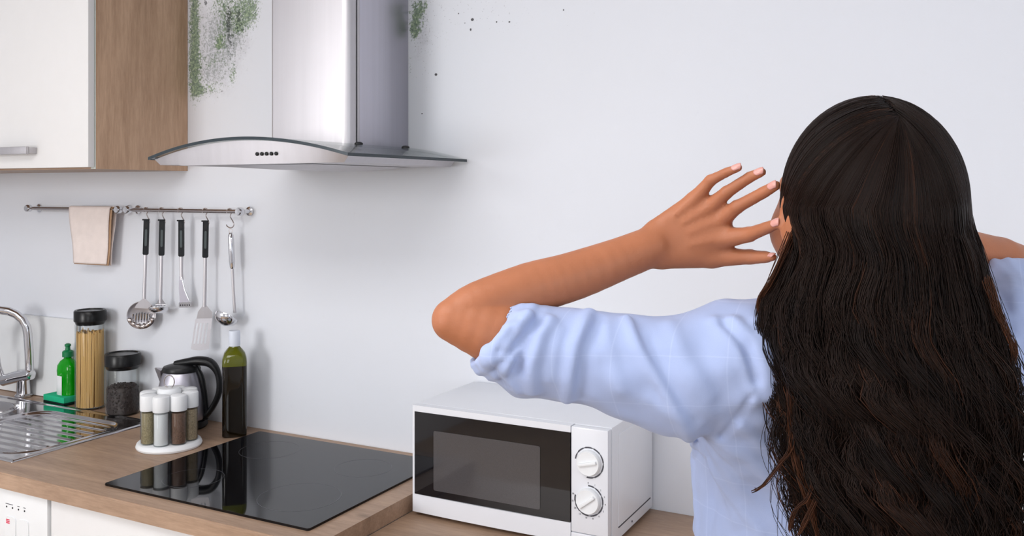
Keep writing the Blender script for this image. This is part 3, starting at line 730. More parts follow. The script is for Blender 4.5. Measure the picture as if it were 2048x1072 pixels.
bm = bmesh.new(); bx(bm, cx0, cx1-.001, cyf+.036, cyf+.046, zc0-.012, ZC-.001, bev=.003); obj('middle_strip', bm, 'steel', ch)
bm = bmesh.new(); bx(bm, cx0+.001, cx1-.003, cyf+.046, -.002, zc0-.012, ZC-.001, bev=.002); obj('chimney_sleeve', bm, 'steel_side', t)
for bxx, by in ((-1.300, -.262), (-1.288, -.085)):
    bm = bmesh.new(); lathe(bm, [(.010, 0), (.010, .004), (.006, .0065), (0, .007)], c=(bxx, by, arch(bxx)+.006), n=20); obj('glass_fixing', bm, 'black', t)
# ================================================================= rails
def rail(x0, x1, label):
    t = thing('wall_rail', label, 'rail', ((x0+x1)/2, 0, 1.53))
    bm = bmesh.new(); tube(bm, [(x0, -.040, 1.53), (x0+.020, -.040, 1.53), (x1-.010, -.040, 1.53), (x1, -.040, 1.53)], [.0018, .0060, .0060, .0060], 16); obj('rod', bm, 'rod', t)
    for x in (x0-.008, x1+.002):
        bm = bmesh.new(); R = Matrix.Rotation(PI/2, 3, 'X')
        lathe(bm, [(.0135, 0), (.0135, .004), (.0065, .007), (.0055, .030), (.0100, .032), (.0125, .036), (.0125, .047), (.0095, .051), (0, .050)], rot=R, n=24, c=(x, 0, 1.53)); obj('bracket', bm, 'chrome', t)
rail(-2.838, -2.405, 'thin steel wall rail holding the beige towel')
rail(-2.352, -1.893, 'thin steel wall rail holding the kitchen utensils')
# towel folded over the left rail
def towel():
    t = thing('towel', 'beige cotton towel folded over the left wall rail', 'towel', (-2.53, -.04, 1.53))
    ny_, nx_ = 30, 18
    def sheet(bm, y_off, xl, xr_top, xr_bot, zb, side, xl_bot):
        rows = []
        prof = []
        for k in range(9):
            a = PI*k/8; prof.append((-.040-side*(.0085+y_off)*math.cos(a)*1.0, 1.530+(.0085+y_off)*math.sin(a)))
        half = prof[:5]
        pts = list(reversed(half))
        for k in range(1, ny_): 
            u = k/(ny_-1); pts.append((pts[4][0]+side*-.0015*math.sin(u*7), 1.530-(1.530-zb)*u))
        for (y, z) in pts:
            u = max(0, (1.53-z)/(1.53-zb)); row = []
            for i in range(nx_+1):
                v = i/nx_; xl_ = xl+(xl_bot-xl)*u; x_ = xl_+(xr_top+(xr_bot-xr_top)*u-xl_)*v
                row.append(bm.verts.new((x_, y-side*(.003*u*math.sin(3.3*v+1)), z)))
            rows.append(row)
        for a, b in zip(rows, rows[1:]):
            for i in range(nx_): bm.faces.new((a[i], a[i+1], b[i+1], b[i]))
    for nm, args, mt in (('front_layer', (.001, -2.627, -2.432, -2.450, 1.356, 1, -2.600), 'towel'), ('back_layer', (.001, -2.622, -2.425, -2.447, 1.352, -1, -2.606), 'towel'), ('inner_layer', (.0, -2.618, -2.4255, -2.4455, 1.3535, 1, -2.602), 'towel_in')):
        bm = bmesh.new(); sheet(bm, *args)
        if nm == 'inner_layer': bmesh.ops.translate(bm, verts=bm.verts, vec=(0, .0035, -.001))
        o = obj(nm, bm, mt, t, angle=80); s = o.modifiers.new('thickness', 'SOLIDIFY'); s.thickness = .0022; s.offset = 0
towel()
# ================================================================= hooks and utensils
def hook(x, tall=1.0):
    h = thing('rail_hook', None, 'hook', (x, -.040, 1.53), math.radians(32))
    bm = bmesh.new(); r = .0075
    pts = [(-r*.9, 0, -.007), (-r, 0, 0)]+[(-r*math.cos(a), 0, r*math.sin(a)) for a in [PI*k/8 for k in range(1, 8)]]
    # S curve: over the rod, down, and round into the eye of the utensil
    pts = [(-.0066, 0, -.006), (-.0078, 0, 0), (-.0055, 0, .0055), (0, 0, .0078), (.0055, 0, .0055), (.0070, 0, -.002), (.0020, 0, -.012), (.0045, 0, -.020), (.0095, 0, -.029)]
    if tall > 1: pts += [(.0125, 0, -.038), (.0085, 0, -.046), (.0010, 0, -.0475), (-.0065, 0, -.043), (-.0090, 0, -.038)]
    else: pts += [(.0110, 0, -.036), (.0080, 0, -.042), (.0020, 0, -.043), (-.0030, 0, -.040)]
    pts = [(p[0], 0, p[2]) for p in pts]
    tube(bm, spline(pts, 4), .0017, 8, up=(0, 1, 0)); bmesh.ops.rotate(bm, verts=bm.verts, cent=(0, 0, 0), matrix=Matrix.Identity(3))
    # remove the empty: a hook is one piece of wire
    bpy.data.objects.remove(h)
    bmesh.ops.rotate(bm, verts=bm.verts, cent=(0, 0, 0), matrix=Matrix.Rotation(PI/2-math.radians(58), 3, 'Z')); bmesh.ops.translate(bm, verts=bm.verts, vec=(0, 0, 0))
    o = obj('rail_hook', bm, 'rod'); o.location = (x, -.040, 1.53)
    return o
UX = [((-2.2780,-0.0400,1.5060)), ((-2.2100,-0.0400,1.5070)), ((-2.1290,-0.0400,1.5080)), ((-2.0280,-0.0400,1.5090)), ((-1.9310,-0.0400,1.5110))]
names = ['slotted pasta spoon', 'small ladle', 'masher', 'slotted turner', 'steel-handled soup ladle']
for k, u in enumerate(UX):
    h = hook(u[0]-.002, 2 if k == 4 else 1)
    tag(h, 'small steel S-hook on the utensil rail carrying the %s' % names[k], 'hook', 'S-hooks on the utensil rail')
RZ = math.radians(42)
def handle_black(t, tilt=0.):
    # local origin = eye; z downwards negative; handle 0..-.107
    bm = bmesh.new(); prism(bm, rrect(.0165, .110, .004, cx=0, cy=-.050), -.0045, .0045, 'Y', bev=.0015)
    h = obj('handle', bm, 'grip', t, world=False)
    bm = bmesh.new(); prism(bm, rrect(.0065, .052, .003, cx=0, cy=-.052), -.0053, -.0040, 'Y', bev=.0004); obj('grip_inlay', bm, 'grip_light', h, world=False)
    bm = bmesh.new(); prism(bm, rrect(.0085, .016, .004, cx=0, cy=-.012), -.0050, .0050, 'Y'); obj('hanging_eye', bm, 'black', h, world=False)
    bm = bmesh.new(); bx(bm, -.0125, .0085, -.005, .005, .001, .0055, bev=.001); obj('end_cap', bm, 'grip', h, world=False)
def stem(t, z0, z1, w=.0055, pts=None, r=None):
    bm = bmesh.new(); tube(bm, pts or [(0, 0, z0), (0, 0, z1)], r or w, 12, flat=.55, up=(0, 1, 0)); return obj('stem', bm, 'steel', t, world=False)
def utensil(k, label, zoff=.0, rz=RZ, tilt=0):
    u = UX[k]; t = thing(['slotted_spoon', 'small_ladle', 'potato_masher', 'slotted_turner', 'soup_ladle'][k], label, 'kitchen utensil', (u[0]+.001, -.040, 1.497+zoff), rz, 'utensils on the wall rail')
    t.rotation_euler = (0, tilt, rz); return t
def cup(bm, R, depth, n=28, m=10, a0=0., open_top=True, th=.0012, flat=1.):
    """hollow spherical-ish bowl, opening towards +Y"""
    rings = []
    for s, rr in ((0, R), (1, R-th)):
        for i in range(m+1):
            q = i/m if s == 0 else 1-i/m
            a = q*PI/2; rad = rr*math.sin(a); d = (depth-(th if s else 0))*math.cos(a)
            rings.append([bm.verts.new((rad*math.cos(2*PI*j/n)*flat, -d if False else d, rad*math.sin(2*PI*j/n))) for j in range(n)])
    for a, b in zip(rings, rings[1:]):
        for j in range(n):
            try: bm.faces.new((a[j], a[(j+1) % n], b[(j+1) % n], b[j]))
            except ValueError: pass
# 1 slotted pasta spoon
t = utensil(0, 'black-handled slotted pasta spoon with round toothed steel head', tilt=.03)
handle_black(t); stem(t, -.104, -.247, .0052)
bm = bmesh.new()
out = []; n = 44; R = .0425; c = (-.006, -.290)
v0 = bm.verts.new((c[0], .008, c[1]))
rings = []
for i, q in enumerate((.25, .5, .75, .92, 1.0)):
    rings.append([bm.verts.new((c[0]+R*q*math.cos(2*PI*j/n), .008*(1-q*q)-.004*(q > .95), c[1]+R*q*math.sin(2*PI*j/n))) for j in range(n)])
for j in range(n): bm.faces.new((v0, rings[0][j], rings[0][(j+1) % n]))
slots = []
for a, b in zip(rings, rings[1:]):
    for j in range(n): bm.faces.new((a[j], a[(j+1) % n], b[(j+1) % n], b[j]))
hd = obj('head', bm, 'steel', t, world=False); s = hd.modifiers.new('thickness', 'SOLIDIFY'); s.thickness = .0012
for j in range(7):
    x = c[0]-.024+.008*j; L = .026 if abs(j-3) < 3 else .016
    bm = bmesh.new(); tube(bm, [(x, -.0035, c[1]+.010-.002*abs(j-3)), (x, -.0015, c[1]+.010-L), (x*1.02, .0005, c[1]+.004-L)], [.0022, .0022, .0010], 8); obj('tooth', bm, 'chrome', hd, world=False)
bm = bmesh.new()
A = [(c[0]+(R+.0004)*math.cos(a), 0, c[1]+(R+.0004)*math.sin(a)) for a in [math.radians(195+150*k/24) for k in range(25)]]; B = [(c[0]+(R-.013-.004*((k//2) % 2))*math.cos(a), 0, c[1]+(R-.013-.004*((k//2) % 2))*math.sin(a)) for k, a in enumerate([math.radians(195+150*k/24) for k in range(25)])]
va = [bm.verts.new((p[0], -.0052, p[2])) for p in A]; vb = [bm.verts.new((p[0], -.0020, p[2])) for p in B]
for i in range(24): bm.faces.new((va[i], va[i+1], vb[i+1], vb[i]))
o = obj('rolled_edge', bm, 'rod', hd, world=False); s = o.modifiers.new('thickness', 'SOLIDIFY'); s.thickness = .001
bm = bmesh.new(); prism(bm, [(-.005, -.240), (.005, -.240), (.022, -.258), (.018, -.270), (-.026, -.268), (-.022, -.258)], -.0045, -.003, 'Y'); obj('neck', bm, 'steel', t, world=False)
# 2 small ladle
t = utensil(1, 'black-handled small ladle with its bowl turned to the wall', tilt=.02)
handle_black(t); stem(t, -.104, -.250, .0048)
bm = bmesh.new(); cup(bm, .030, .018); bmesh.ops.rotate(bm, verts=bm.verts, cent=(0, 0, 0), matrix=Matrix.Rotation(math.radians(-102), 3, 'X')); bmesh.ops.translate(bm, verts=bm.verts, vec=(-.004, .0, -.263)); obj('bowl', bm, 'chrome', t, world=False)
bm = bmesh.new(); prism(bm, [(-.004, -.236), (.004, -.236), (.019, -.258), (-.017, -.258)], -.0015, .0010, 'Y'); obj('neck', bm, 'chrome', t, world=False)
# 3 masher
t = utensil(2, 'black-handled potato masher with perforated steel foot', rz=math.radians(38))
handle_black(t); stem(t, 0, 0, pts=[(0, 0, -.104), (0, 0, -.150), (.001, 0, -.175)], r=[.0058, .0050, .0055])
bm = bmesh.new(); prism(bm, [(-.006, -.165), (-.002, -.168), (.006, -.190), (.020, -.232), (.025, -.248), (-.004, -.246), (-.007, -.200)], -.0015, .0010, 'Y'); obj('fork_plate', bm, 'steel_side', t, world=False)
bm = bmesh.new(); tube(bm, [(.001, -.001, -.166), (.010, -.003, -.205), (.024, -.004, -.240)], [.003, .0035, .0040], 10, flat=.6); obj('fork_arm', bm, 'chrome', t, world=False)
bm = bmesh.new(); prism(bm, rrect(.036, .016, .003, cx=.011, cy=-.250), -.003, .004, 'Y', bev=.0008); ft = obj('foot', bm, 'chrome', t, world=False)
for j in range(5):
    bm = bmesh.new(); prism(bm, rrect(.0034, .0050, .0012, cx=-.002+.0064*j, cy=-.251), -.0038, -.0028, 'Y'); obj('hole', bm, 'seam', ft, world=False)
# 4 slotted turner
t = utensil(3, 'black-handled slotted turner with flat steel blade', tilt=.015)
handle_black(t); stem(t, -.104, -.250, .0052)
bm = bmesh.new(); prism(bm, [(-.004, -.244), (.004, -.244), (.022, -.266), (.022, -.284), (-.022, -.284), (-.018, -.264)], -.0014, .0010, 'Y'); nk = obj('neck', bm, 'steel', t, world=False)
# blade with real slots: strips between slots
bm = bmesh.new()
def bl(u, v): return (-.001+u*(.0235+.0015*v)-.010*v, -.0015-.008*v, -.284-.092*v)
cols = [-1, -.80, -.60, -.40, -.20, 0, .20, .40, .60, .80, 1]; rows_ = [0, .14, .80, 1]
grid = [[bm.verts.new(bl(u, v-(.04*u*u if v == 1 else 0))) for v in rows_] for u in cols]
for i in range(len(cols)-1):
    for j in range(3):
        if j == 1 and i in (1, 3, 5, 7): continue
        bm.faces.new((grid[i][j], grid[i+1][j], grid[i+1][j+1], grid[i][j+1]))
o = obj('blade', bm, 'steel', t, world=False, smooth=False); s = o.modifiers.new('thickness', 'SOLIDIFY'); s.thickness = .0012
# 5 soup ladle, all steel
t = utensil(4, 'all-steel soup ladle with polished tube handle, rightmost on the rail', zoff=.000, rz=math.radians(36), tilt=-.045)
bm = bmesh.new(); lathe(bm, [(0, 0), (.004, -.001), (.0075, -.008), (.0085, -.020), (.0085, -.085), (.007, -.100), (.0045, -.106), (0, -.106)], n=20, c=(0, 0, -.028)); hd = obj('handle', bm, 'chrome', t, world=False)
bm = bmesh.new(); tube(bm, [(.0045*math.cos(a), 0, -.0245+.0065*math.sin(a)) for a in [2*PI*i/16 for i in range(17)]], .0011, 6, caps=False); obj('hanging_loop', bm, 'rod', hd, world=False)
stem(t, 0, 0, pts=[(0, 0, -.132), (0, 0, -.20), (.001, .001, -.262)], r=[.0042, .0040, .0046])
bm = bmesh.new(); cup(bm, .034, .026); bmesh.ops.rotate(bm, verts=bm.verts, cent=(0, 0, 0), matrix=Matrix.Rotation(math.radians(28), 3, 'Y')@Matrix.Rotation(math.radians(-115), 3, 'X')@Matrix.Identity(3)); bmesh.ops.translate(bm, verts=bm.verts, vec=(-.022, -.002, -.272)); obj('bowl', bm, 'chrome', t, world=False)

# ================================================================= microwave
mx0, mx1, myf, myb, mz0, mz1 = -1.132, -.661, -.287, -.012, .871, 1.1105
t = thing('microwave', 'white microwave oven with black glass door and two dials on the low worktop', 'microwave', ((mx0+mx1)/2, -.15, .862))
bm = bmesh.new(); bx(bm, mx0, mx1, myf+.022, myb, mz0, mz1, bev=.004); bd = obj('casing', bm, 'white_enamel', t)
bm = bmesh.new(); bx(bm, mx1-.0005, mx1+.0015, myf+.055, myb-.02, mz0+.028, mz1-.022, bev=.0010); obj('side_recess_panel', bm, 'white_enamel', bd)
bm = bmesh.new(); bx(bm, mx1-.0005, mx1+.0019, myf+.055, myb-.02, mz0+.0255, mz0+.0275); obj('side_crease_shade', bm, 'mark', bd, smooth=False)  # dark strip paints the shade along the casing crease
bm = bmesh.new(); lathe(bm, [(.0022, 0), (.0022, .001), (0, .0015)], rot=Matrix.Rotation(PI/2, 3, 'Y'), n=12, c=(mx1, -.150, mz0+.012)); obj('screw', bm, 'mark', bd)
dx1 = -.744
# door frame with gently bowed lower rail
def bowed(bm, x0, x1, z0, z1, y0, bow, yb, n=16):
    rows = []
    for i in range(n+1):
        u = i/n; x = x0+(x1-x0)*u; yy = y0-bow*(1-(2*u-1)**2)
        rows.append([bm.verts.new(p) for p in ((x, yb, z0), (x, yy, z0), (x, yy, z1), (x, yb, z1))])
    for a, b in zip(rows, rows[1:]):
        for k in range(4): bm.faces.new((a[k], a[(k+1) % 4], b[(k+1) % 4], b[k]))
    bm.faces.new(rows[0]); bm.faces.new(rows[-1])
bm = bmesh.new()
bowed(bm, mx0+.001, dx1, mz0, mz0+.040, myf, .004, myf+.021)
bowed(bm, mx0+.001, dx1, mz1-.0145, mz1-.001, myf, .0, myf+.021)
bx(bm, mx0+.001, mx0+.006, myf, myf+.021, mz0+.04, mz1-.0145)
dr = obj('door', bm, 'white_enamel', t)
bm = bmesh.new(); bowed(bm, mx0+.0062, dx1-.001, mz0+.0402, mz1-.0147, myf, .0005, myf+.018); obj('door_glass', bm, 'mwglass', dr)
bm = bmesh.new(); prism(bm, rrect(.262, .132, .004, cx=-.944, cy=.9925), myf-.0012, myf-.0004, 'Y'); obj('mesh_window', bm, 'mwmesh', dr)
bm = bmesh.new(); bx(bm, dx1+.001, mx1-.001, myf, myf+.021, mz0+.0225, mz1-.0015, bev=.003); cp = obj('control_panel', bm, 'white_enamel', t)
bm = bmesh.new(); bx(bm, dx1+.001, mx1-.001, myf-.0005, myf+.021, mz0, mz0+.0215, bev=.0025); obj('door_release', bm, 'white_enamel', t)
for q, (kx_, kz_, ang_, arcs) in enumerate(((-.7025, 1.0400, 14, (-100, 172)), (-.7035, .9625, 38, (-195, 92)))):
    kn = bmesh.new(); R = Matrix.Rotation(PI/2, 3, 'X')
    lathe(kn, [(.0300-.004, 0), (.0262, .002), (.0252, .008), (.0238, .0105), (.018, .0100), (0, .0100)], rot=R, n=48, c=(kx_, myf, kz_)); k_ = obj('dial', kn, 'white_plastic', t)
    kn = bmesh.new(); bx(kn, -.020, .020, -.004, .004, -.0032, .0032, bev=.002, rot=Matrix.Rotation(math.radians(-ang_), 3, 'Y')); bmesh.ops.translate(kn, verts=kn.verts, vec=(kx_, myf-.0115, kz_)); obj('pointer_ridge', kn, 'white_plastic', k_)
    bm = bmesh.new(); a0, a1 = arcs; n = 60; Rr = .0305
    pr = None
    for i in range(n+1):
        a = math.radians(a0+(a1-a0)*i/n); wd = .0005+.0010*(1 if i % 8 < 6 else .3)
        cur = [bm.verts.new((kx_+(Rr+s*wd)*math.cos(a), myf-.0004, kz_+(Rr+s*wd)*math.sin(a))) for s in (-1, 1)]
        if pr: bm.faces.new((pr[0], pr[1], cur[1], cur[0]))
        pr = cur
    nt_ = 9 if q == 0 else 15
    for i in range(nt_):
        a = math.radians(a0+(a1-a0)*i/(nt_-1)); ca, sa = math.cos(a), math.sin(a)
        vs = [bm.verts.new((kx_+r_*ca-s*.0003*sa, myf-.0004, kz_+r_*sa+s*.0003*ca)) for r_, s in ((.0300, -1), (.0325, -1), (.0325, 1), (.0300, 1))]; bm.faces.new(vs)
    o = obj('dial_scale', bm, 'mark', cp, smooth=False)
    labs = ['0', '1', '2', '3', '4', '5', '6', '8', '10', '15', '20', '25', '30'] if q else None
    if labs:
        for i, s_ in enumerate(labs):
            a = math.radians(a1+(a0-a1)*i/(len(labs)-1)); cu = bpy.data.curves.new('dial_number', 'FONT'); cu.body = s_; cu.size = .0048; cu.align_x = 'CENTER'; cu.align_y = 'CENTER'; cu.extrude = .0001
            tmp = bpy.data.objects.new('tmp', cu); C.objects.link(tmp); bpy.context.view_layer.update()
            me = bpy.data.meshes.new_from_object(tmp.evaluated_get(bpy.context.evaluated_depsgraph_get())); bpy.data.objects.remove(tmp); me.name = 'dial_number'
            me.transform(Matrix.Translation(Vector((kx_+.0360*math.cos(a), myf-.0004, kz_+.0360*math.sin(a)))-origin(cp))@Matrix.Rotation(PI/2, 4, 'X')); me.materials.clear(); me.materials.append(M['mark'])
            o2 = bpy.data.objects.new('dial_number', me); C.objects.link(o2); o2.parent = cp
for fx_ in (mx0+.04, mx1-.04):
    for fy_ in (myf+.05, myb-.03):
        bm = bmesh.new(); lathe(bm, [(.010, 0), (.012, .009)], c=(fx_, fy_, .8622), n=20); obj('foot', bm, 'black', t)
# ceiling lamp body of the room light
t = tag(obj('ceiling_lamp', box(-1.9, -.4, -2.25, -1.45, 2.53, 2.615, bev=.01), 'lamp'), 'flat white ceiling light panel above the cook', 'lamp')

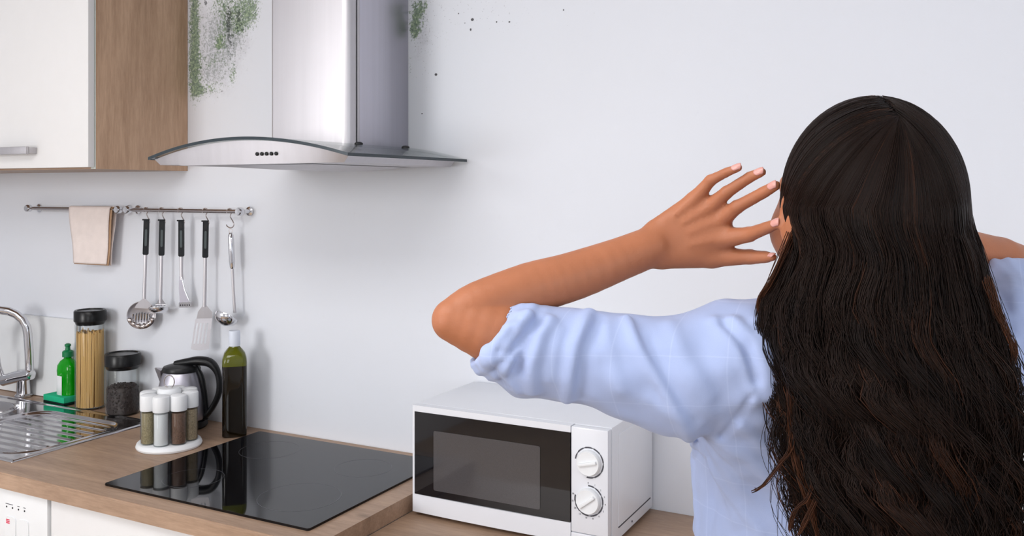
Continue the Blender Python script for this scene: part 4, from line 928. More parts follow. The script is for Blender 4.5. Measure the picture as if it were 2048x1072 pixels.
# ================================================================= the person
FOLDS = [([(-0.3566, -1.1181, 1.4683), (-0.3531, -1.139, 1.46), (-0.3536, -1.1502, 1.4504), (-0.3557, -1.1576, 1.4404), (-0.3559, -1.1607, 1.4309), (-0.3569, -1.1621, 1.421), (-0.3589, -1.1614, 1.4106), (-0.3611, -1.1591, 1.4019), (-0.3644, -1.1545, 1.3925), (-0.3701, -1.1446, 1.3817)], 0.008, 0.00593), ([(-0.3441, -1.1258, 1.4619), (-0.343, -1.1391, 1.4537), (-0.3438, -1.1476, 1.4448), (-0.3455, -1.1537, 1.4357), (-0.3458, -1.1559, 1.4278), (-0.3466, -1.157, 1.4197), (-0.3481, -1.1565, 1.4113), (-0.3496, -1.1552, 1.4034), (-0.3519, -1.1516, 1.3951), (-0.3553, -1.146, 1.3861)], -0.0051, 0.00791), ([(-0.32, -1.1052, 1.4629), (-0.3111, -1.1176, 1.4546), (-0.3045, -1.1243, 1.4457), (-0.2991, -1.1277, 1.4364), (-0.2913, -1.1288, 1.4254), (-0.2842, -1.1282, 1.4141), (-0.2772, -1.127, 1.4028), (-0.2707, -1.1246, 1.3906), (-0.265, -1.1196, 1.3777), (-0.2606, -1.1103, 1.3637), (-0.2596, -1.1025, 1.3555), (-0.2607, -1.087, 1.3451), (-0.2942, -0.9593, 1.3022)], 0.008, 0.00514), ([(-0.3103, -1.1021, 1.4611), (-0.302, -1.1132, 1.453), (-0.2956, -1.119, 1.4443), (-0.29, -1.1227, 1.4354), (-0.2822, -1.1244, 1.4248), (-0.2749, -1.125, 1.4141), (-0.268, -1.1243, 1.4032), (-0.2615, -1.1219, 1.392), (-0.2558, -1.117, 1.3802), (-0.2513, -1.1077, 1.3672)], -0.00438, 0.0095), ([(-0.2369, -1.0774, 1.4618), (-0.2278, -1.0834, 1.4553), (-0.2193, -1.0872, 1.4485), (-0.2114, -1.0894, 1.4415), (-0.2069, -1.0913, 1.4332), (-0.2027, -1.092, 1.4247), (-0.1987, -1.0916, 1.416), (-0.197, -1.0909, 1.4071), (-0.1955, -1.0886, 1.3979), (-0.1943, -1.0855, 1.3884)], 0.0051, 0.00712), ([(-0.2197, -1.0736, 1.4635), (-0.2111, -1.0774, 1.4576), (-0.2031, -1.0795, 1.4515), (-0.1955, -1.08, 1.4453), (-0.192, -1.0825, 1.4381), (-0.1889, -1.0836, 1.4307), (-0.1859, -1.0839, 1.4232), (-0.1849, -1.0845, 1.4136), (-0.1841, -1.0837, 1.4038), (-0.1836, -1.0811, 1.3936)], 0.00874, 0.00633), ([(-0.2261, -1.08, 1.4589), (-0.218, -1.0846, 1.4518), (-0.2104, -1.0875, 1.4446), (-0.2033, -1.0884, 1.4371), (-0.1997, -1.09, 1.4279), (-0.1964, -1.0902, 1.4185), (-0.1935, -1.0892, 1.4088)], -0.00583, 0.00633), ([(-0.1953, -1.0672, 1.4603), (-0.1887, -1.0729, 1.4502), (-0.1827, -1.0762, 1.4398), (-0.1773, -1.0771, 1.4291), (-0.1747, -1.0779, 1.4147), (-0.1729, -1.0752, 1.3995), (-0.1719, -1.0679, 1.3833), (-0.1718, -1.0579, 1.3669), (-0.1719, -1.0468, 1.35), (-0.1706, -1.0436, 1.3349)], 0.01019, 0.00791), ([(-0.235, -1.0649, 1.3425), (-0.2273, -1.0718, 1.3504), (-0.2202, -1.0767, 1.3576), (-0.2136, -1.0802, 1.3644), (-0.2068, -1.0847, 1.3756), (-0.2005, -1.0873, 1.3862), (-0.1947, -1.0879, 1.3962)], -0.00266, 0.00317), ([(-0.3845, -1.1543, 1.4628), (-0.3852, -1.1608, 1.4586), (-0.3862, -1.1664, 1.4543), (-0.3878, -1.1708, 1.4499), (-0.3887, -1.1757, 1.4406), (-0.3904, -1.179, 1.4311), (-0.3932, -1.18, 1.4211), (-0.3937, -1.1782, 1.4122), (-0.3955, -1.1739, 1.4026), (-0.3991, -1.1658, 1.392)], 0.00874, 0.00633), ([(-0.3905, -1.1628, 1.4635), (-0.3925, -1.171, 1.4562), (-0.3941, -1.1796, 1.449), (-0.3982, -1.1834, 1.441), (-0.3987, -1.1858, 1.4331), (-0.4019, -1.1833, 1.4242), (-0.4041, -1.1825, 1.4156)], -0.00727, 0.00633), ([(-0.4016, -1.1675, 1.4694), (-0.4054, -1.1742, 1.4647), (-0.4085, -1.182, 1.4602), (-0.4132, -1.1865, 1.4552), (-0.4175, -1.1909, 1.448), (-0.4217, -1.1951, 1.4409), (-0.4279, -1.1958, 1.4331), (-0.4292, -1.1968, 1.4299), (-0.4309, -1.1973, 1.4265), (-0.4339, -1.1953, 1.4226)], 0.008, 0.00633), ([(-0.4079, -1.1751, 1.464), (-0.4102, -1.1852, 1.4569), (-0.4151, -1.1901, 1.4489), (-0.4199, -1.195, 1.4411), (-0.4216, -1.1954, 1.4344), (-0.4232, -1.1958, 1.4277), (-0.4262, -1.1938, 1.4206), (-0.4247, -1.1878, 1.413), (-0.4243, -1.1798, 1.4049), (-0.4219, -1.1753, 1.3976)], -0.0051, 0.00475), ([(-0.4571, -1.1258, 1.4543), (-0.4616, -1.128, 1.4453), (-0.4649, -1.1324, 1.4367), (-0.4668, -1.1393, 1.4287), (-0.436, -1.1958, 1.4349), (-0.4359, -1.1974, 1.4302), (-0.4381, -1.1948, 1.4246)], 0.00583, 0.00633), ([(-0.4228, -1.1896, 1.4176), (-0.421, -1.1876, 1.413), (-0.4215, -1.1814, 1.4073), (-0.4203, -1.1784, 1.4023), (-0.4175, -1.1765, 1.3989), (-0.4153, -1.1736, 1.3952), (-0.4136, -1.1694, 1.3912)], 0.00727, 0.00475), ([(-0.4272, -1.1972, 1.425), (-0.424, -1.1961, 1.4267), (-0.421, -1.1946, 1.4284), (-0.4182, -1.1929, 1.43), (-0.417, -1.1892, 1.4278), (-0.4136, -1.1897, 1.4266), (-0.4106, -1.1895, 1.4252), (-0.4125, -1.19, 1.4218), (-0.4144, -1.1906, 1.4184), (-0.4175, -1.189, 1.4145)], 0.00727, 0.00396), ([(-0.2641, -1.0761, 1.3379), (-0.298, -0.9511, 1.2871), (-0.2964, -0.947, 1.2706), (-0.2941, -0.9453, 1.2549), (-0.2906, -0.9548, 1.2389), (-0.2878, -0.962, 1.2224), (-0.2856, -0.9669, 1.2052), (-0.2849, -0.968, 1.1886), (-0.2853, -0.9654, 1.1705), (-0.2863, -0.9604, 1.1512)], 0.00583, 0.00633), ([(-0.2615, -1.0348, 1.3254), (-0.2602, -1.0265, 1.3101), (-0.2612, -1.0095, 1.2919), (-0.2601, -0.9998, 1.2756), (-0.2638, -0.9896, 1.2515), (-0.265, -0.9885, 1.2302), (-0.2658, -0.9892, 1.2096)], -0.00438, 0.00791), ([(-0.236, -1.0612, 1.3379), (-0.2263, -1.0591, 1.3318), (-0.2169, -1.0558, 1.3254), (-0.2076, -1.0523, 1.319), (-0.1987, -1.0466, 1.3093), (-0.19, -1.0405, 1.2996), (-0.1809, -1.0359, 1.2902), (-0.1746, -1.034, 1.2847), (-0.1683, -1.0328, 1.2794), (-0.1618, -1.0321, 1.2743)], 0.00656, 0.0087), ([(-0.2514, -1.0423, 1.3207), (-0.2403, -1.0445, 1.3123), (-0.2306, -1.0416, 1.3025), (-0.2216, -1.0359, 1.2918), (-0.2121, -1.0321, 1.2834), (-0.2024, -1.0294, 1.2755), (-0.1925, -1.0283, 1.2681), (-0.1824, -1.0283, 1.2612), (-0.1723, -1.0287, 1.2544), (-0.1622, -1.0296, 1.248)], -0.00438, 0.00791), ([(-0.2579, -1.0182, 1.2974), (-0.2492, -1.017, 1.2858), (-0.2408, -1.0148, 1.2739), (-0.2319, -1.0145, 1.2627), (-0.2227, -1.016, 1.254), (-0.2134, -1.0183, 1.2458), (-0.2042, -1.0212, 1.2378)], 0.00583, 0.00791), ([(-0.2119, -1.0768, 1.3598), (-0.2054, -1.0694, 1.3522), (-0.1987, -1.062, 1.3445), (-0.1921, -1.0545, 1.3368), (-0.185, -1.0486, 1.3296), (-0.1775, -1.045, 1.3229), (-0.17, -1.0414, 1.3162)], 0.00583, 0.00712), ([(-0.3358, -1.1274, 1.4576), (-0.3297, -1.1361, 1.4475), (-0.3252, -1.141, 1.437), (-0.3216, -1.1433, 1.4262), (-0.3188, -1.1438, 1.4166), (-0.3165, -1.1429, 1.4068), (-0.3149, -1.1402, 1.3966)], 0.00243, 0.00791), ([(-0.2796, -1.0907, 1.4566), (-0.2706, -1.1028, 1.4472), (-0.2634, -1.1095, 1.4371), (-0.2571, -1.1136, 1.4268), (-0.2487, -1.1137, 1.4162), (-0.2412, -1.1111, 1.405), (-0.2345, -1.1053, 1.3931)], 0.00365, 0.0095), ([(0.0136, -0.7555, 1.5099), (0.02, -0.7909, 1.5049), (0.0262, -0.8147, 1.4995), (0.0321, -0.8406, 1.4945), (0.0324, -0.8858, 1.488), (0.0333, -0.9052, 1.4796), (0.0345, -0.916, 1.4705)], 0.00727, 0.00554), ([(0.0079, -0.8067, 1.4961), (0.0123, -0.8712, 1.4927), (0.0166, -0.8994, 1.4868), (0.021, -0.9114, 1.4795), (0.0223, -0.9222, 1.4705), (0.0236, -0.9296, 1.4613), (0.025, -0.9356, 1.452)], -0.00583, 0.00554), ([(0.0289, -0.7733, 1.5118), (0.0334, -0.7998, 1.5042), (0.0378, -0.8239, 1.497), (0.0418, -0.8512, 1.4905), (0.0405, -0.8862, 1.4849), (0.0399, -0.903, 1.478), (0.0395, -0.913, 1.4705)], 0.00727, 0.00554), ([(0.0138, -0.9351, 1.4613), (0.0182, -0.9395, 1.452), (0.0226, -0.9421, 1.4426), (0.027, -0.943, 1.433), (0.0262, -0.9477, 1.4204), (0.0253, -0.9535, 1.408), (0.0244, -0.9587, 1.3957)], 0.00583, 0.00633), ([(-0.1992, -1.0895, 1.3936), (-0.2026, -1.0889, 1.3866), (-0.2063, -1.0868, 1.3792), (-0.2103, -1.0838, 1.3715), (-0.216, -1.0805, 1.3641), (-0.222, -1.0763, 1.3564), (-0.2286, -1.0701, 1.3481), (-0.232, -1.0674, 1.345), (-0.2355, -1.0643, 1.3418), (-0.2393, -1.0603, 1.3383)], -0.0022, 0.0035), ([(-0.2883, -1.1276, 1.387), (-0.2823, -1.1249, 1.3822), (-0.2765, -1.1218, 1.3772), (-0.2708, -1.1186, 1.3723), (-0.2618, -1.1147, 1.3691), (-0.2538, -1.1077, 1.3652), (-0.2467, -1.0975, 1.3604)], 0.002, 0.008), ([(-0.3725, -1.1565, 1.4539), (-0.3721, -1.1612, 1.448), (-0.3723, -1.1649, 1.4419), (-0.3729, -1.1675, 1.4356), (-0.3738, -1.1694, 1.426), (-0.3757, -1.1692, 1.4159), (-0.3786, -1.167, 1.4053)], 0.0022, 0.006), ([(-0.278, -0.9957, 1.3107), (-0.2631, -1.0195, 1.3061), (-0.255, -1.0189, 1.2944), (-0.2479, -1.015, 1.2818), (-0.2441, -1.0087, 1.2662), (-0.2389, -1.0077, 1.2523), (-0.2331, -1.0097, 1.2396)], 0.0032, 0.008), ([(-0.2678, -1.0779, 1.3277), (-0.3044, -0.9497, 1.2742), (-0.3037, -0.9465, 1.2577), (-0.3028, -0.9443, 1.2416), (-0.3031, -0.9419, 1.2252), (-0.3029, -0.9412, 1.2093), (-0.3019, -0.9432, 1.1944)], 0.003, 0.006)]
# ------------------------------------------------------------------ implicit surfaces (smooth unions of tapered limbs) meshed by surface nets
def V(*a): return np.array(a, dtype=np.float64)
def cone(a, b, ra, rb, k=.008, flat=None, sub=False):
    """tapered limb from a to b; flat=(direction, factor) squashes it along a direction"""
    return ('cone', V(*a), V(*b), ra, rb, k, flat, sub)
def ell(c, r, R=None, k=.008, sub=False):
    return ('ell', V(*c), V(*r), (np.eye(3) if R is None else np.array(R)), k, None, None, sub)
def chain(pts, rs, k=.008, flat=None):
    return [cone(pts[i], pts[i+1], rs[i], rs[i+1], k, flat) for i in range(len(pts)-1)]
def smooth_chain(pts, rs, k=.0005, flat=None, sub=4):
    """limb through the points along a Catmull-Rom curve, radii interpolated"""
    P = [V(*p) for p in pts]; o = []; r = []
    for i in range(len(P)-1):
        a, b, c, d = P[max(i-1, 0)], P[i], P[i+1], P[min(i+2, len(P)-1)]
        for j in range(sub):
            t = j/sub; o.append(.5*((2*b)+(c-a)*t+(2*a-5*b+4*c-d)*t*t+(3*b-a-3*c+d)*t**3)); u = t*t*(3-2*t)*.5+t*.5; r.append(rs[i]+(rs[i+1]-rs[i])*u)
    o.append(P[-1]); r.append(rs[-1])
    return chain(o, r, k, flat)
def prim_d(p, P):
    if p[0] == 'cone':
        a, b, ra, rb, flat = p[1], p[2], p[3], p[4], p[6]
        ab = b-a; L = ab@ab+1e-12
        q = P-a
        t = np.clip(q@ab/L, 0, 1)
        w = q-t[:, None]*ab
        if flat is not None:
            n = np.array(flat[0], float); n /= np.linalg.norm(n)
            wn = w@n
            w = w+np.outer(wn*(1/flat[1]-1), n)
        return np.sqrt((w*w).sum(1))-(ra+(rb-ra)*t)
    c, r, R = p[1], p[2], p[3]
    q = (P-c)@R            # columns of R = local axes
    k0 = np.sqrt(((q/r)**2).sum(1)); k1 = np.sqrt(((q/(r*r))**2).sum(1))+1e-9
    return k0*(k0-1)/k1
def pk(p): return p[5] if p[0] == 'cone' else p[4]
def combine(ds, prims):
    d = None
    for di, p in zip(ds, prims):
        k = pk(p)
        if p[7]:
            if d is None: continue
            h = np.maximum(k-np.abs(d+di), 0)/k
            d = np.maximum(d, -di)+h*h*k*.25
        elif d is None: d = di
        else:
            h = np.maximum(k-np.abs(d-di), 0)/k
            d = np.minimum(d, di)-h*h*k*.25
    return d
def seg_dist(P, pts):
    best = np.full(len(P), 9.)
    for i in range(len(pts)-1):
        a, b = V(*pts[i]), V(*pts[i+1]); ab = b-a
        t = np.clip((P-a)@ab/(ab@ab), 0, 1)
        best = np.minimum(best, np.linalg.norm(P-a-t[:, None]*ab, axis=1))
    return best

# ---- the person (metres; room coordinates)
def head_frame():
    t = math.radians(40)
    f = V(-math.sin(t), math.cos(t), .03); f /= np.linalg.norm(f)
    u = V(.04, 0, 1.); u -= f*(u@f); u /= np.linalg.norm(u)
    r = np.cross(f, u)
    return r, f, u
HC = V(*(-0.1110,-0.9966,1.5766))
HR, HF, HU = head_frame()
def hl(x, y, z): return HC+HR*x+HF*y+HU*z
def body_prims():
    B = []
    Rm = np.stack([HR, HF, HU], 1)
    E = lambda c, r, k=.02, sub=False: B.append(ell(hl(*c), r, Rm, k, sub))
    C = lambda a, b, ra, rb, k=.012, sub=False: B.append(cone(hl(*a), hl(*b), ra, rb, k, None, sub))
    # head
    E((0, -.008, .010), (.071, .089, .089))
    E((0, .028, -.035), (.060, .058, .083), .03)
    C((-.046, .0, -.066), (0, .070, -.108), .018, .015, .03)
    C((.046, .0, -.066), (0, .070, -.108), .018, .015, .03)
    E((-.036, .055, -.030), (.026, .026, .026), .02); E((.036, .055, -.030), (.026, .026, .026), .02)
    C((-.032, .079, .020), (.032, .079, .020), .011, .011, .02)
    C((-.031, .097, .002), (-.031, .099, .001), .013, .013, .008, True)
    C((.031, .097, .002), (.031, .099, .001), .013, .013, .008, True)
    C((0, .086, .006), (0, .106, -.032), .007, .0095, .012)
    C((-.010, .096, -.036), (.010, .096, -.036), .0065, .0065, .006)
    C((-.019, .084, -.062), (.019, .084, -.062), .0058, .0058, .006)
    C((-.015, .083, -.070), (.015, .083, -.070), .0065, .0065, .006)
    for s in (-1, 1):
        E((s*.077, -.004, -.012), (.008, .018, .031), .006)
        C((s*.083, .000, -.008), (s*.087, .004, -.02), .008, .006, .004, True)
    # neck and trunk
    nk = hl(0, -.022, -.075)
    B.append(cone(nk, (-0.1047,-0.9651,1.4572), .050, .055, .03))
    sp = V(*(-0.1047,-0.9651,1.4572))
    sl, sr = V(*(-0.2271,-1.0345,1.4151)), V(*(0.0122,-0.8761,1.4266))
    B.append(cone(sp+V(0,.0,-.03), sl, .045, .036, .03)); B.append(cone(sp+V(0,0,-.03), sr, .045, .036, .03))
    B.append(cone(sp+V(0,.01,-.06), sp+V(-.02,.02,-.30), .088, .092, .02, ((0, 1, 0), .66)))
    B.append(cone(sp+V(-.02,.02,-.30), sp+V(-.02,.03,-.50), .092, .10, .01, ((0, 1, 0), .66)))
    # left arm
    el = (-0.4831,-1.1790,1.4594)
    B.extend(smooth_chain([sl, (-0.2828,-1.0635,1.4015), (-0.3513,-1.1025,1.4177), (-0.4055,-1.1341,1.4287), (-0.4414,-1.1551,1.4436), el], [.040, .040, .037, .035, .033, .0228]))
    fl = ((.25, .9, .2), .85)
    B.extend(smooth_chain([el, (-0.4637,-1.1577,1.4726), (-0.4253,-1.1174,1.4889), (-0.3884,-1.0824,1.5014), (-0.3460,-1.0423,1.5202), (-0.3214,-1.0216,1.5319)],
                   [.0225, .0262, .0278, .0262, .0232, .0220], .0004, fl))
    B.extend(left_hand())
    # right arm, elbow away from the camera
    er = V(*(0.0679,-0.6329,1.4827)); wr = V(*(-0.0531,-0.8086,1.5360))
    B.append(cone(sr, er, .044, .030, .02))
    B.extend(chain([er, er*.6+wr*.4, wr], [.030, .031, .0215], .003))
    wl = V(*(-0.3214,-1.0216,1.5319))
    off = wr-wl*V(-1, 1, 1)
    for p in left_hand():
        m = lambda v: v*V(-1, 1, 1)+off
        if p[0] == 'cone':
            B.append(('cone', m(p[1]), m(p[2]), p[3], p[4], p[5], (None if p[6] is None else (V(*p[6][0])*V(-1, 1, 1), p[6][1])), p[7]))
    return B
FINGERS = {   # wrist, knuckle, middle joint, last joint, tip (left hand)
 'little': ([(-0.3154,-1.0173,1.5484), (-0.2778,-1.0102,1.5829), (-0.2573,-1.0186,1.6042), (-0.2402,-1.0244,1.6120), (-0.2250,-1.0278,1.6176)], [.0150,.0090,.0062,.0053,.0046]),
 'ring':   ([(-0.3134,-1.0163,1.5407), (-0.2622,-1.0065,1.5743), (-0.2400,-1.0186,1.5913), (-0.2143,-1.0222,1.6076), (-0.2017,-1.0257,1.6127)], [.0150,.0100,.0068,.0060,.0052]),
 'middle': ([(-0.3134,-1.0163,1.5329), (-0.2505,-1.0027,1.5612), (-0.2296,-1.0155,1.5758), (-0.1996,-1.0258,1.5914), (-0.1859,-1.0333,1.5986)], [.0150,.0106,.0072,.0064,.0056]),
 'index':  ([(-0.3134,-1.0163,1.5252), (-0.2486,-1.0017,1.5411), (-0.2175,-1.0126,1.5466), (-0.1958,-1.0294,1.5546), (-0.1818,-1.0391,1.5604)], [.0150,.0120,.0080,.0066,.0055]),
 'thumb':  ([(-0.3111,-1.0128,1.5217), (-0.2612,-0.9959,1.5201), (-0.2200,-0.9970,1.5216), (-0.2024,-1.0047,1.5227), (-0.1933,-1.0113,1.5235)], [.0145,.0118,.0080,.0068,.0048]),
}
def left_hand():
    H = []
    fl = ((-.1, 1, 0), .72)
    for n, (pts, rs) in FINGERS.items():
        H.append(cone(pts[0], pts[1], rs[0], rs[1], .010, fl if n != 'thumb' else None))
    H.append(cone((-0.3058,-1.0078,1.5394), (-0.2565,-0.9990,1.5490), .019, .015, .012, fl))        # web of the palm
    H.append(cone((-0.2959,-1.0027,1.5282), (-0.2666,-0.9964,1.5277), .016, .012, .012, fl))
    for n, (pts, rs) in FINGERS.items():
        H.extend(chain(pts[1:3], rs[1:3], .0045)); H.extend(chain(pts[2:], rs[2:], .0012))
        if n != 'thumb':                                           # tendon and knuckle on the back of the hand
            w_, m_ = V(*pts[0]), V(*pts[1]); dn = V(.12, -.98, .12)
            H.append(cone(w_*.5+m_*.5+dn*.0092, m_+dn*(rs[1]*.72-.0022), .0026, .0040, .0045))
        H.append(cone(pts[2], pts[2], rs[2]*1.05, rs[2]*1.05, .002))
    return H
def shirt_prims():
    S = []
    sp = V(*(-0.1047,-0.9651,1.4572)); sl, sr = V(*(-0.2313,-1.0344,1.4147)), V(*(0.0147,-0.8726,1.4289))
    S.append(cone(sp+V(0,.005,-.035), sl, .060, .052, .03)); S.append(cone(sp+V(0,.005,-.035), sr, .060, .052, .03))
    S.append(cone((-0.1189,-0.9274,1.3637), (-0.1366,-0.9310,1.3129), .10, .155, .03, ((0, 1, 0), .62)))
    S.append(cone((-0.1366,-0.9310,1.3129), (-0.1379,-0.9204,1.1932), .158, .160, .01, ((0, 1, 0), .66)))
    S.append(cone((-0.1379,-0.9204,1.1932), (-0.1318,-0.9060,1.0880), .160, .168, .01, ((0, 1, 0), .70)))
    S.append(cone((-0.2236,-1.0270,1.4073), (-0.2189,-1.0020,1.3415), .058, .055, .05))
    S.append(ell((-0.1143,-0.9363,1.3867), (.145, .078, .095), k=.03))
    S.extend(chain(cuff_ring(sp+V(0, .004, .004), V(0, .25, 1), .058), [.011]*15, .012))
    # left sleeve
    S.extend([cone(sl, (-0.2828,-1.0635,1.3994), .058, .0615, .010), cone((-0.2828,-1.0635,1.3994), (-0.3285,-1.0895,1.4113), .0615, .0530, .005),
              cone((-0.3285,-1.0895,1.4113), (-0.3740,-1.1155,1.4216), .0530, .0480, .005), cone((-0.3740,-1.1155,1.4216), (-0.4147,-1.1389,1.4276), .0480, .0455, .005),
              cone((-0.4147,-1.1389,1.4276), (-0.4363,-1.1513,1.4361), .0455, .0400, .005)])
    S.append(cone((-0.4230,-1.1455,1.3917), (-0.4244,-1.1541,1.4061), .010, .015, .015))
    # right sleeve
    S.extend([cone(sr, (0.0400,-0.7601,1.4570), .058, .052, .03), cone((0.0400,-0.7601,1.4570), (0.0545,-0.6850,1.4691), .052, .044, .02)])
    # open cuffs
    S.append(cone((-0.4841,-1.1795,1.4568), (-0.4363,-1.1513,1.4413), .046, .0335, .003, None, True))
    S.append(cone((0.0732,-0.5963,1.4844), (0.0588,-0.6602,1.4713), .044, .038, .004, None, True))
    # rolled cuff
    ax = V(*(-0.4147,-1.1389,1.4302))-V(*(-0.4488,-1.1578,1.4444))
    for c, r, t in (((-0.4428,-1.1558,1.4430), .0385, .0048), ((-0.4359,-1.1522,1.4399), .0410, .0060), ((-0.4253,-1.1455,1.4340), .0430, .0050)):
        S.extend(chain(cuff_ring(c, ax+V(0, 0, -.020), r), [t]*15, .004))
    return S
def cuff_ring(c, ax, r, n=14):
    c, ax = V(*c), V(*ax); ax /= np.linalg.norm(ax)
    u = np.cross(ax, V(0, 0, 1)); u /= np.linalg.norm(u); w = np.cross(ax, u)
    return [tuple(c+r*(math.cos(2*math.pi*i/n)*u+math.sin(2*math.pi*i/n)*w)) for i in range(n+1)]
def shirt_disp(P):
    x, y, z = P[:, 0], P[:, 1], P[:, 2]
    d = np.zeros(len(P))
    near = x < -.18
    # soft drape of thin cotton
    w = np.sin(38*x+9*np.sin(21*z+3*y)+14*z)*np.sin(23*z-17*x+5*np.sin(19*x+11*y))
    d -= .0015*w+.0007*np.sin(61*x-43*z+4*np.sin(33*z))*np.sin(29*x+52*z+25*y)
    # folds of the body, falling from the armpit and the shoulder blade
    t = (z-1.20)*3.0
    d -= .0024*np.sin(80*(x+.35*z)+3*np.sin(11*z))*np.clip((1.42-z)*8, 0, 1)*np.clip((x+.33)*9, 0, 1)
    for pts, amp, wd in FOLDS:
        c = np.mean(np.array(pts), 0); R = np.max(np.linalg.norm(np.array(pts)-c, axis=1))+.05
        m = np.linalg.norm(P-c, axis=1) < R
        if m.any():
            ds = seg_dist(P[m], pts)
            d[m] -= amp*np.exp(-(ds/wd)**2)
    return d

def surface_nets(prims, disp, bmin, bmax, h, dmargin=.006, B=8, relax=2):
    bmin = np.array(bmin); nb = np.ceil((np.array(bmax)-bmin)/(h*B)).astype(int); N = nb*B+1
    val = np.full(tuple(N), np.float32(1.))
    ci = np.stack(np.meshgrid(*[np.arange(n) for n in nb], indexing='ij'), -1).reshape(-1, 3)
    cc = bmin+(ci+.5)*h*B
    ds = np.stack([prim_d(p, cc) for p in prims], 1); tot = combine(list(ds.T), prims)
    rad = h*B*.87*1.35+dmargin
    act = np.abs(tot) < rad*1.6
    inside = (tot < 0) & ~act
    for i in np.nonzero(inside)[0]:
        a = ci[i]*B; val[a[0]:a[0]+B+1, a[1]:a[1]+B+1, a[2]:a[2]+B+1] = -1
    off = np.stack(np.meshgrid(*[np.arange(B+1)]*3, indexing='ij'), -1).reshape(-1, 3)
    for i in np.nonzero(act)[0]:
        P = bmin+(ci[i]*B+off)*h
        keep = [j for j, p in enumerate(prims) if ds[i, j] < (tot[i] if tot[i] > 0 else 0)+rad*2.2+pk(p)*1.5]
        ps = [prims[j] for j in keep]
        if not ps or ps[0][7]: continue
        d = combine([prim_d(p, P) for p in ps], ps)
        if disp is not None: d = d+disp(P)
        a = ci[i]*B; val[a[0]:a[0]+B+1, a[1]:a[1]+B+1, a[2]:a[2]+B+1] = d.reshape(B+1, B+1, B+1)
    val[0], val[-1] = 1, 1; val[:, 0], val[:, -1] = 1, 1; val[:, :, 0], val[:, :, -1] = 1, 1
    ins = val < 0
    cnt = np.zeros(tuple(N-1), np.int8)
    for dx_ in (0, 1):
        for dy_ in (0, 1):
            for dz_ in (0, 1): cnt += ins[dx_:N[0]-1+dx_, dy_:N[1]-1+dy_, dz_:N[2]-1+dz_]
    cells = np.argwhere((cnt > 0) & (cnt < 8))
    idx = np.full(tuple(N-1), -1, np.int32); idx[tuple(cells.T)] = np.arange(len(cells))
    corners = np.array([(i, j, k) for i in (0, 1) for j in (0, 1) for k in (0, 1)])
    cv = np.stack([val[tuple((cells+c).T)] for c in corners], 1).astype(np.float64)
    acc = np.zeros((len(cells), 3)); num = np.zeros(len(cells))
    for a in range(8):
        for b in range(a+1, 8):
            if np.abs(corners[a]-corners[b]).sum() != 1: continue
            va, vb = cv[:, a], cv[:, b]; m = (va < 0) != (vb < 0)
            tt = np.where(m, va/(va-vb+1e-20), 0)
            acc += np.where(m[:, None], corners[a]+tt[:, None]*(corners[b]-corners[a]), 0); num += m
    pos = bmin+(cells+acc/num[:, None])*h
    F = []
    for ax in range(3):
        s0 = [slice(None)]*3; s1 = [slice(None)]*3; s0[ax] = slice(0, -1); s1[ax] = slice(1, None)
        A, Bm = ins[tuple(s0)], ins[tuple(s1)]
        e = np.argwhere(A != Bm); fl = A[tuple(e.T)]
        u, v = [(1, 2), (2, 0), (0, 1)][ax]
        du = np.zeros(3, int); du[u] = 1; dv = np.zeros(3, int); dv[v] = 1
        ok = (e[:, u] > 0) & (e[:, v] > 0); e, fl = e[ok], fl[ok]
        q = np.stack([idx[tuple((e-du-dv).T)], idx[tuple((e-dv).T)], idx[tuple(e.T)], idx[tuple((e-du).T)]], 1)
        q[~fl] = q[~fl][:, ::-1]; F.append(q)
    F = np.concatenate(F); F = F[(F >= 0).all(1)]
    # a light relaxation removes the grid's stair steps
    for _ in range(relax):
        s = np.zeros_like(pos); c_ = np.zeros(len(pos))
        for k in range(4):
            a, b = F[:, k], F[:, (k+1) % 4]
            np.add.at(s, a, pos[b]); np.add.at(c_, a, 1); np.add.at(s, b, pos[a]); np.add.at(c_, b, 1)
        pos = pos*.5+.5*s/np.maximum(c_, 1)[:, None]
    return pos, F
def np_mesh(name, pos, F, m, parent, loc):
    me = bpy.data.meshes.new(name)
    pos = pos-np.array(loc)
    me.vertices.add(len(pos)); me.vertices.foreach_set('co', pos.astype(np.float32).ravel())
    k = F.shape[1]
    me.loops.add(len(F)*k); me.loops.foreach_set('vertex_index', F.astype(np.int32).ravel())
    me.polygons.add(len(F)); me.polygons.foreach_set('loop_start', np.arange(0, len(F)*k, k, dtype=np.int32))
    me.update(calc_edges=True); me.validate(); me.shade_smooth(); me.materials.append(M[m])
    o = bpy.data.objects.new(name, me); C.objects.link(o); o.parent = parent
    return o
PL = (-.115, -.93, 0.)
person = thing('person', 'person with long dark wavy hair and light blue shirt, back turned, hands raised to head', 'person', PL)
BP = body_prims()
pos, F = surface_nets(BP, None, (-.56, -1.26, .95), (.20, -.50, 1.72), .0025, .0)
np_mesh('body', pos, F, 'skin', person, PL)
SP = shirt_prims()
pos, F = surface_nets(SP, shirt_disp, (-.52, -1.25, .92), (.20, -.50, 1.54), .0026, .012, relax=1)
np_mesh('shirt', pos, F, 'shirt', person, PL)
hipL, hipR = (-.215, -.925, .93), (-.025, -.925, .93)
TR = [cone((-.18, -.925, 1.0), (-.06, -.925, 1.0), .125, .125, .05, ((0, 1, 0), .85)), cone((-.19, -.92, .92), (-.05, -.92, .92), .12, .12, .05, ((0, 1, 0), .85))]
for s in (-1, 1):
    x = -.12+s*.092; TR += [cone((x, -.925, .86), (x, -.93, .50), .088, .060, .03), cone((x, -.93, .50), (x, -.915, .09), .060, .042, .02)]
pos, F = surface_nets(TR, None, (-.36, -1.1, .05), (.12, -.74, 1.08), .007); np_mesh('trousers', pos, F, 'jeans', person, PL)
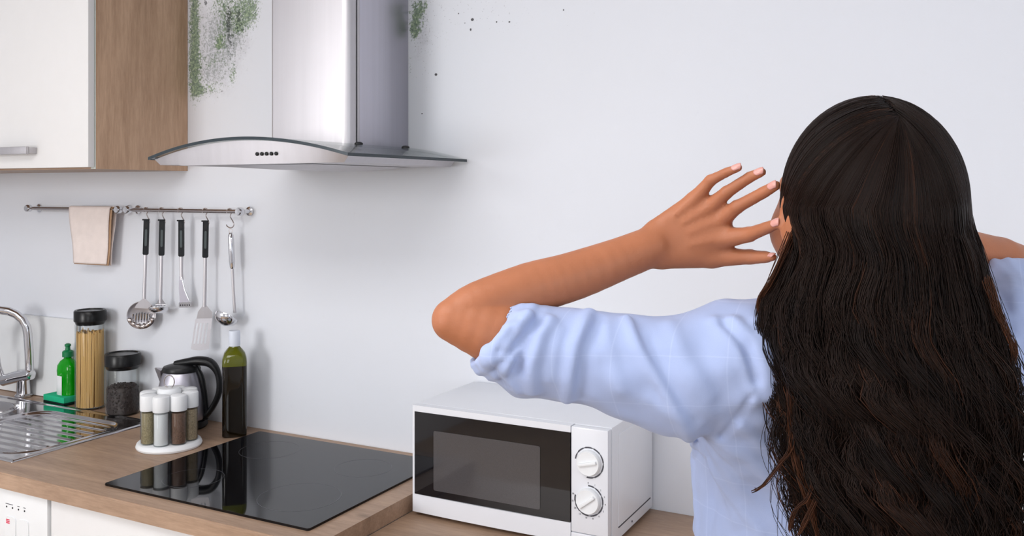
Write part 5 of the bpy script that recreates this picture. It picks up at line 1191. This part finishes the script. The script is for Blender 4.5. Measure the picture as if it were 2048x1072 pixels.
for s in (-1, 1):
    x = -.12+s*.092
    SH = [cone((x, -.935, .045), (x, -.80, .032), .040, .036, .03), ell((x, -.93, .07), (.036, .045, .045), k=.02), ('cone', V(x, -.87, -.1), V(x, -.87, -.1001), .1, .1, .002, None, True)]
    SH = SH[:2]
    pos, F = surface_nets(SH, None, (x-.08, -1.02, -.03), (x+.08, -.70, .14), .005); pos[:, 2] = np.maximum(pos[:, 2], .0005); np_mesh('shoe', pos, F, 'shoe', person, PL)
for s in (-1, 1):
    c = hl(s*.031, .0730, .001); bm = bmesh.new(); bmesh.ops.create_uvsphere(bm, u_segments=24, v_segments=16, radius=.0115); bmesh.ops.translate(bm, verts=bm.verts, vec=Vector(c)); e_ = obj('eye', bm, 'eye', person)
    c2 = hl(s*.031, .0815, .001); bm = bmesh.new(); bmesh.ops.create_uvsphere(bm, u_segments=16, v_segments=10, radius=.0042); bmesh.ops.translate(bm, verts=bm.verts, vec=Vector(c2)); obj('iris', bm, 'hairbase', e_)
# fingernails of the left hand
for nme, (pts, rs) in FINGERS.items():
    a, b = Vector(pts[-2]), Vector(pts[-1]); d = (b-a).normalized(); r = rs[-1]
    dors = Vector((-.30, -.86, .42)) if nme != 'thumb' else Vector((.1, -.55, .85)); dors = (dors-d*dors.dot(d)).normalized(); sd_ = d.cross(dors)
    bm = bmesh.new(); nu, nv = 10, 8; g = []
    for i in range(nu+1):
        u = -1+2*i/nu; row = []
        for j in range(nv+1):
            v = -1+2*j/nv; th = v*.95; ln = u*math.sqrt(max(.12, 1-.8*v*v))
            p = b+d*(-.0008+ln*.0058)+dors*(r*1.03*math.cos(th)-.0004-.0012*max(0, u)**2)+sd_*(r*.98*math.sin(th)); row.append(bm.verts.new(p))
        g.append(row)
    for i in range(nu):
        for j in range(nv): bm.faces.new((g[i][j], g[i+1][j], g[i+1][j+1], g[i][j+1]))
    o = obj('fingernail', bm, 'nail', person); s = o.modifiers.new('thickness', 'SOLIDIFY'); s.thickness = .0006; s.offset = 0

# ---------------------------------------------------------------- hair
rng = np.random.default_rng(11)
CC = np.array([-.0965, -.998, 1.583]); CR = np.array([.0885, .108, .106])
POLE_B = np.array([.33, -.56, .76]); POLE_F = np.array([-.30, .50, .81])
SIDE = [   # left edge and right edge of the hair from top to bottom
 ((-0.1810,-1.0000,1.5880), (-0.0100,-1.0000,1.5880)), ((-0.1660,-1.0300,1.5630), (-0.0050,-1.0300,1.5610)), ((-0.1660,-1.0500,1.5390), (-0.0020,-1.0500,1.5440)), ((-0.1780,-1.0600,1.5140), (0.0010,-1.0600,1.5220)), ((-0.1910,-1.0600,1.4840), (0.0060,-1.0600,1.4950)),
 ((-0.1900,-1.0600,1.4610), (0.0110,-1.0600,1.4710)), ((-0.1810,-1.0600,1.4290), (0.0180,-1.0600,1.4420)), ((-0.1690,-1.0600,1.3910), (0.0230,-1.0600,1.4070)), ((-0.1650,-1.0600,1.3570), (0.0280,-1.0600,1.3670)),
 ((-0.1580,-1.0600,1.3230), (0.0270,-1.0600,1.3360)), ((-0.1490,-1.0600,1.2850), (0.0280,-1.0600,1.3050)), ((-0.1360,-1.0600,1.2480), (0.0260,-1.0600,1.2730)), ((-0.1220,-1.0600,1.1980), (0.0220,-1.0600,1.2280)), ((-0.1020,-1.0600,1.1060), (0.0080,-1.0600,1.1350))]
zL = np.array([s[0][2] for s in SIDE])[::-1]; xL = np.array([s[0][0] for s in SIDE])[::-1]
zR = np.array([s[1][2] for s in SIDE])[::-1]; xR = np.array([s[1][0] for s in SIDE])[::-1]
ZS = [1.10, 1.42, 1.47, 1.52, 1.57, 1.60]; CY = [-1.065, -1.060, -1.050, -1.030, -1.005, -.998]; RY = [.052, .062, .068, .082, .102, .108]
def sstep(v): v = np.clip(v, 0, 1); return v*v*(3-2*v)
def strand_paths(a, layer, s0, zend, n1=14, n2=30, capf=None):
    """paths over the skull and down the back; a = angle round the head (degrees, left negative)"""
    n = len(a); ar = np.radians(a)
    pole = POLE_B+(POLE_F-POLE_B)*sstep((np.abs(a)-48)/66)[:, None]; pole /= np.linalg.norm(pole, axis=1)[:, None]
    lft = np.where(a < 0, 1., .35)
    e = np.stack([np.sin(ar), -np.cos(ar), -.06+.40*lft*sstep((np.abs(a)-76)/34)], 1); e /= np.linalg.norm(e, axis=1)[:, None]
    om = np.arccos(np.clip((e*pole).sum(1), -1, 1)); t = s0[:, None]+(1-s0[:, None])*np.linspace(0, 1, n1)[None]
    u = (np.sin((1-t)*om[:, None])[:, :, None]*pole[:, None, :]+np.sin(t*om[:, None])[:, :, None]*e[:, None])/np.sin(om)[:, None, None]
    lc = 1-(1-layer)*.16 if capf is None else np.full(n, capf); cap = CC+u*CR*lc[:, None, None]
    z0 = cap[:, -1, 2]
    k = np.linspace(0, 1, n2+1)[1:]
    z = z0[:, None]+(zend-z0)[:, None]*k[None]
    L, R_ = np.interp(z, zL, xL), np.interp(z, zR, xR); cy, ry = np.interp(z, ZS, CY), np.interp(z, ZS, RY)
    comp = 1-.34*sstep((1.615-z)/.050)*(sstep((np.abs(a)-66)/40)*lft)[:, None]
    aa = ar[:, None]*comp
    x = (L+R_)/2+(R_-L)/2*np.sin(aa)*layer[:, None]; y = cy-ry*np.cos(aa)*(layer[:, None]-.10*0)
    low = np.stack([x, y, z], -1)
    # ease from the skull into the fall
    w_ = sstep((z0[:, None]-z)/.055)[:, :, None]
    ex = cap[:, -1:, :]+(low-low[:, :1])*0; ex = np.concatenate([np.repeat(cap[:, -1:, :2], n2, 1), z[:, :, None]], 2)
    low = ex*(1-w_)+low*w_
    return np.concatenate([cap, low], 1)
def tubes(P, rad, tone):
    n, m, _ = P.shape
    T = np.gradient(P, axis=1); T /= np.linalg.norm(T, axis=2)[:, :, None]+1e-9
    U = np.cross(T, np.array([.2, -1., .1])); U /= np.linalg.norm(U, axis=2)[:, :, None]+1e-9; W = np.cross(T, U)
    ring = [P+rad[:, :, None]*(U*math.cos(2*PI*k/3+.5)+W*math.sin(2*PI*k/3+.5)) for k in range(3)]
    pos = np.stack(ring, 2).reshape(-1, 3)
    i = np.arange(n)[:, None, None]*m*3; j = np.arange(m-1)[None, :, None]*3; k = np.arange(3)[None, None]; k2 = (k+1) % 3
    F = np.stack([i+j+k, i+j+k2, i+j+3+k2, i+j+3+k], -1).reshape(-1, 4)
    return pos, F, np.repeat(tone.reshape(-1), 3)
def make_hair():
    K = 150
    ca = rng.uniform(-114, 114, K); cl = rng.uniform(.80, 1.0, K); ph = rng.uniform(0, 2*PI, K); wl = rng.uniform(.082, .102, K); am = rng.uniform(.6, 1.5, K)
    N = 13000
    ph0 = 2.2*np.sin(np.radians(ca)*2.3); ph = ph0+rng.normal(0, .5, K)
    cid = rng.integers(0, K, N); a = ca[cid]+rng.normal(0, 3.4, N); layer = np.clip(cl[cid]+rng.normal(0, .018, N), .72, 1.02)
    s0 = np.clip(rng.beta(1, 2.2, N)*.75, 0, .7); zend = 1.165+rng.normal(0, .03, N)+.03*np.sin(cid*1.7)
    a = np.clip(a, -117, 117)
    # hair by the ears is gathered behind them
    P = strand_paths(a, layer, s0, zend)
    z = P[:, :, 2]; A = .0090*sstep((1.535-z)/.16)+.0015*sstep((1.60-z)/.05)
    arg = 2*PI*z/wl[cid][:, None]+ph[cid][:, None]+rng.normal(0, .16, N)[:, None]
    P[:, :, 0] += A*am[cid][:, None]*np.sin(arg); P[:, :, 1] += A*.55*am[cid][:, None]*np.cos(arg*.93)
    # locks close up towards the tips
    cent = strand_paths(ca, cl, np.zeros(K), np.full(K, 1.165)); 
    t = np.clip((1.50-z)/.33, 0, 1)
    cx_ = np.empty_like(z); 
    for k in range(K):
        m = cid == k
        if m.any(): cx_[m] = np.interp(z[m], cent[k, ::-1, 2], cent[k, ::-1, 0])
    cw = cx_+A*am[cid][:, None]*np.sin(2*PI*z/wl[cid][:, None]+ph[cid][:, None])
    P[:, :, 0] += (cw-P[:, :, 0])*.55*t*(z < 1.53)
    fr = rng.random(N) < .05                                           # frizz
    P[fr, :, 0] += (rng.normal(0, .010, fr.sum())[:, None]*sstep((1.56-z[fr])/.2)); 
    rad = np.full(z.shape, .00060)*(1-.75*np.clip((np.linspace(0, 1, z.shape[1])-.85)/.15, 0, 1))[None]
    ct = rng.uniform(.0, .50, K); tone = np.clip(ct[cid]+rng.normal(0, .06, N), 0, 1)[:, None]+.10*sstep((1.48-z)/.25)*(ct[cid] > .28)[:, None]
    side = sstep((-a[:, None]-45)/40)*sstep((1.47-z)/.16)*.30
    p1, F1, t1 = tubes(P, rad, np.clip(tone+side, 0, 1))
    # flyaways
    n = 420; a = np.where(rng.random(n) < .6, np.sign(rng.normal(size=n))*rng.uniform(72, 108, n), rng.uniform(-100, 100, n)); layer = rng.uniform(1.0, 1.045, n)
    Q = strand_paths(a, layer, rng.uniform(0, .5, n), rng.uniform(1.13, 1.42, n)); z = Q[:, :, 2]
    q = sstep((1.60-z)/.35); Q[:, :, 0] += q*(rng.normal(0, .012, n)+.010*np.sign(a)*(rng.random(n) < .5))[:, None]+.006*q*np.sin(z*rng.uniform(50, 110, n)[:, None]+rng.uniform(0, 6, n)[:, None]); Q[:, :, 1] -= .004*q
    p2, F2, t2 = tubes(Q, np.full(z.shape, .00028), np.full(z.shape, .45))
    # loose locks hanging over the left shoulder and at the right edge
    locks = []
    for pts, cnt, sp_ in LOCKS:
        sp = np.array([tuple(v) for v in spline(pts, 10)])
        o = rng.normal(0, 1, (cnt, 1, 3))*sp_; f = (1-.6*np.linspace(0, 1, len(sp)))[None, :, None]
        locks.append(sp[None]+o*f+.0015*np.sin(np.linspace(0, 9, len(sp))[None, :, None]+rng.uniform(0, 6, (cnt, 1, 1))))
    pos_, F_, tn_ = [p1, p2], [F1, F2+len(p1)], [t1, t2]; tot = len(p1)+len(p2)
    for Lk in locks:
        p3, F3, t3 = tubes(Lk, np.full(Lk.shape[:2], .00042), np.full(Lk.shape[:2], .72)+rng.normal(0, .1, (len(Lk), 1)))
        pos_.append(p3); F_.append(F3+tot); tn_.append(t3); tot += len(p3)
    pos, F, tn = np.concatenate(pos_), np.concatenate(F_), np.clip(np.concatenate(tn_), 0, 1)
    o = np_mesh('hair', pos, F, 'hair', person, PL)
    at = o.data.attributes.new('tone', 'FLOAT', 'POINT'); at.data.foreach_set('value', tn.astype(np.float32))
    # under layer so no scalp or shirt shows between the strands
    a = np.linspace(-116, 116, 90); G = strand_paths(a, np.full(90, .80), np.full(90, .02), np.full(90, 1.19), capf=.950)
    m = G.shape[1]; i, j = np.meshgrid(np.arange(89), np.arange(m-1), indexing='ij'); b = (i*m+j).ravel()
    G[:, 0] = G[:, 0]
    FF = np.stack([b, b+m, b+m+1, b+1], 1)
    u = np_mesh('hair_under_layer', G.reshape(-1, 3), FF, 'hairbase', o, (0, 0, 0)); u.data.transform(Matrix.Translation(-Vector(PL)))
    s = u.modifiers.new('thickness', 'SOLIDIFY'); s.thickness = .004
LOCKS = [
 ([(-0.1760,-1.0700,1.4360), (-0.1610,-1.0900,1.3980), (-0.1590,-1.0900,1.3640), (-0.1530,-1.1000,1.3350), (-0.1400,-1.1000,1.2990), (-0.1320,-1.1000,1.2680)], 60, .0022),
 ([(-0.1590,-1.0900,1.3640), (-0.1590,-1.1000,1.3480), (-0.1670,-1.1050,1.3360), (-0.1810,-1.1100,1.3150), (-0.1910,-1.1100,1.3080)], 10, .0010),
 ([(-0.1320,-1.1000,1.3380), (-0.1400,-1.1100,1.3110), (-0.1520,-1.1150,1.2970), (-0.1560,-1.1150,1.2780)], 16, .0012),
 ([(-0.1280,-1.1000,1.3240), (-0.1370,-1.1100,1.3030), (-0.1420,-1.1150,1.2890), (-0.1480,-1.1150,1.2760)], 14, .0012),
 ([(-0.1610,-1.0400,1.5740), (-0.1670,-1.0600,1.5450), (-0.1820,-1.0700,1.5050), (-0.1930,-1.0700,1.4850), (-0.1910,-1.0700,1.4650), (-0.1820,-1.0700,1.4410)], 50, .0022),
 ([(0.0060,-1.0700,1.5140), (0.0130,-1.0700,1.4880), (0.0220,-1.0700,1.4680), (0.0270,-1.0700,1.4530), (0.0250,-1.0700,1.4400)], 24, .0018),
 ([(0.0200,-1.0700,1.4350), (0.0240,-1.0700,1.4090), (0.0310,-1.0700,1.3880), (0.0280,-1.0700,1.3650), (0.0330,-1.0700,1.3480)], 30, .0024),
 ([(0.0190,-1.0700,1.3640), (0.0120,-1.0700,1.3370), (0.0190,-1.0700,1.3150), (0.0260,-1.0700,1.2950), (0.0280,-1.0700,1.2770)], 40, .0026),
]
make_hair()
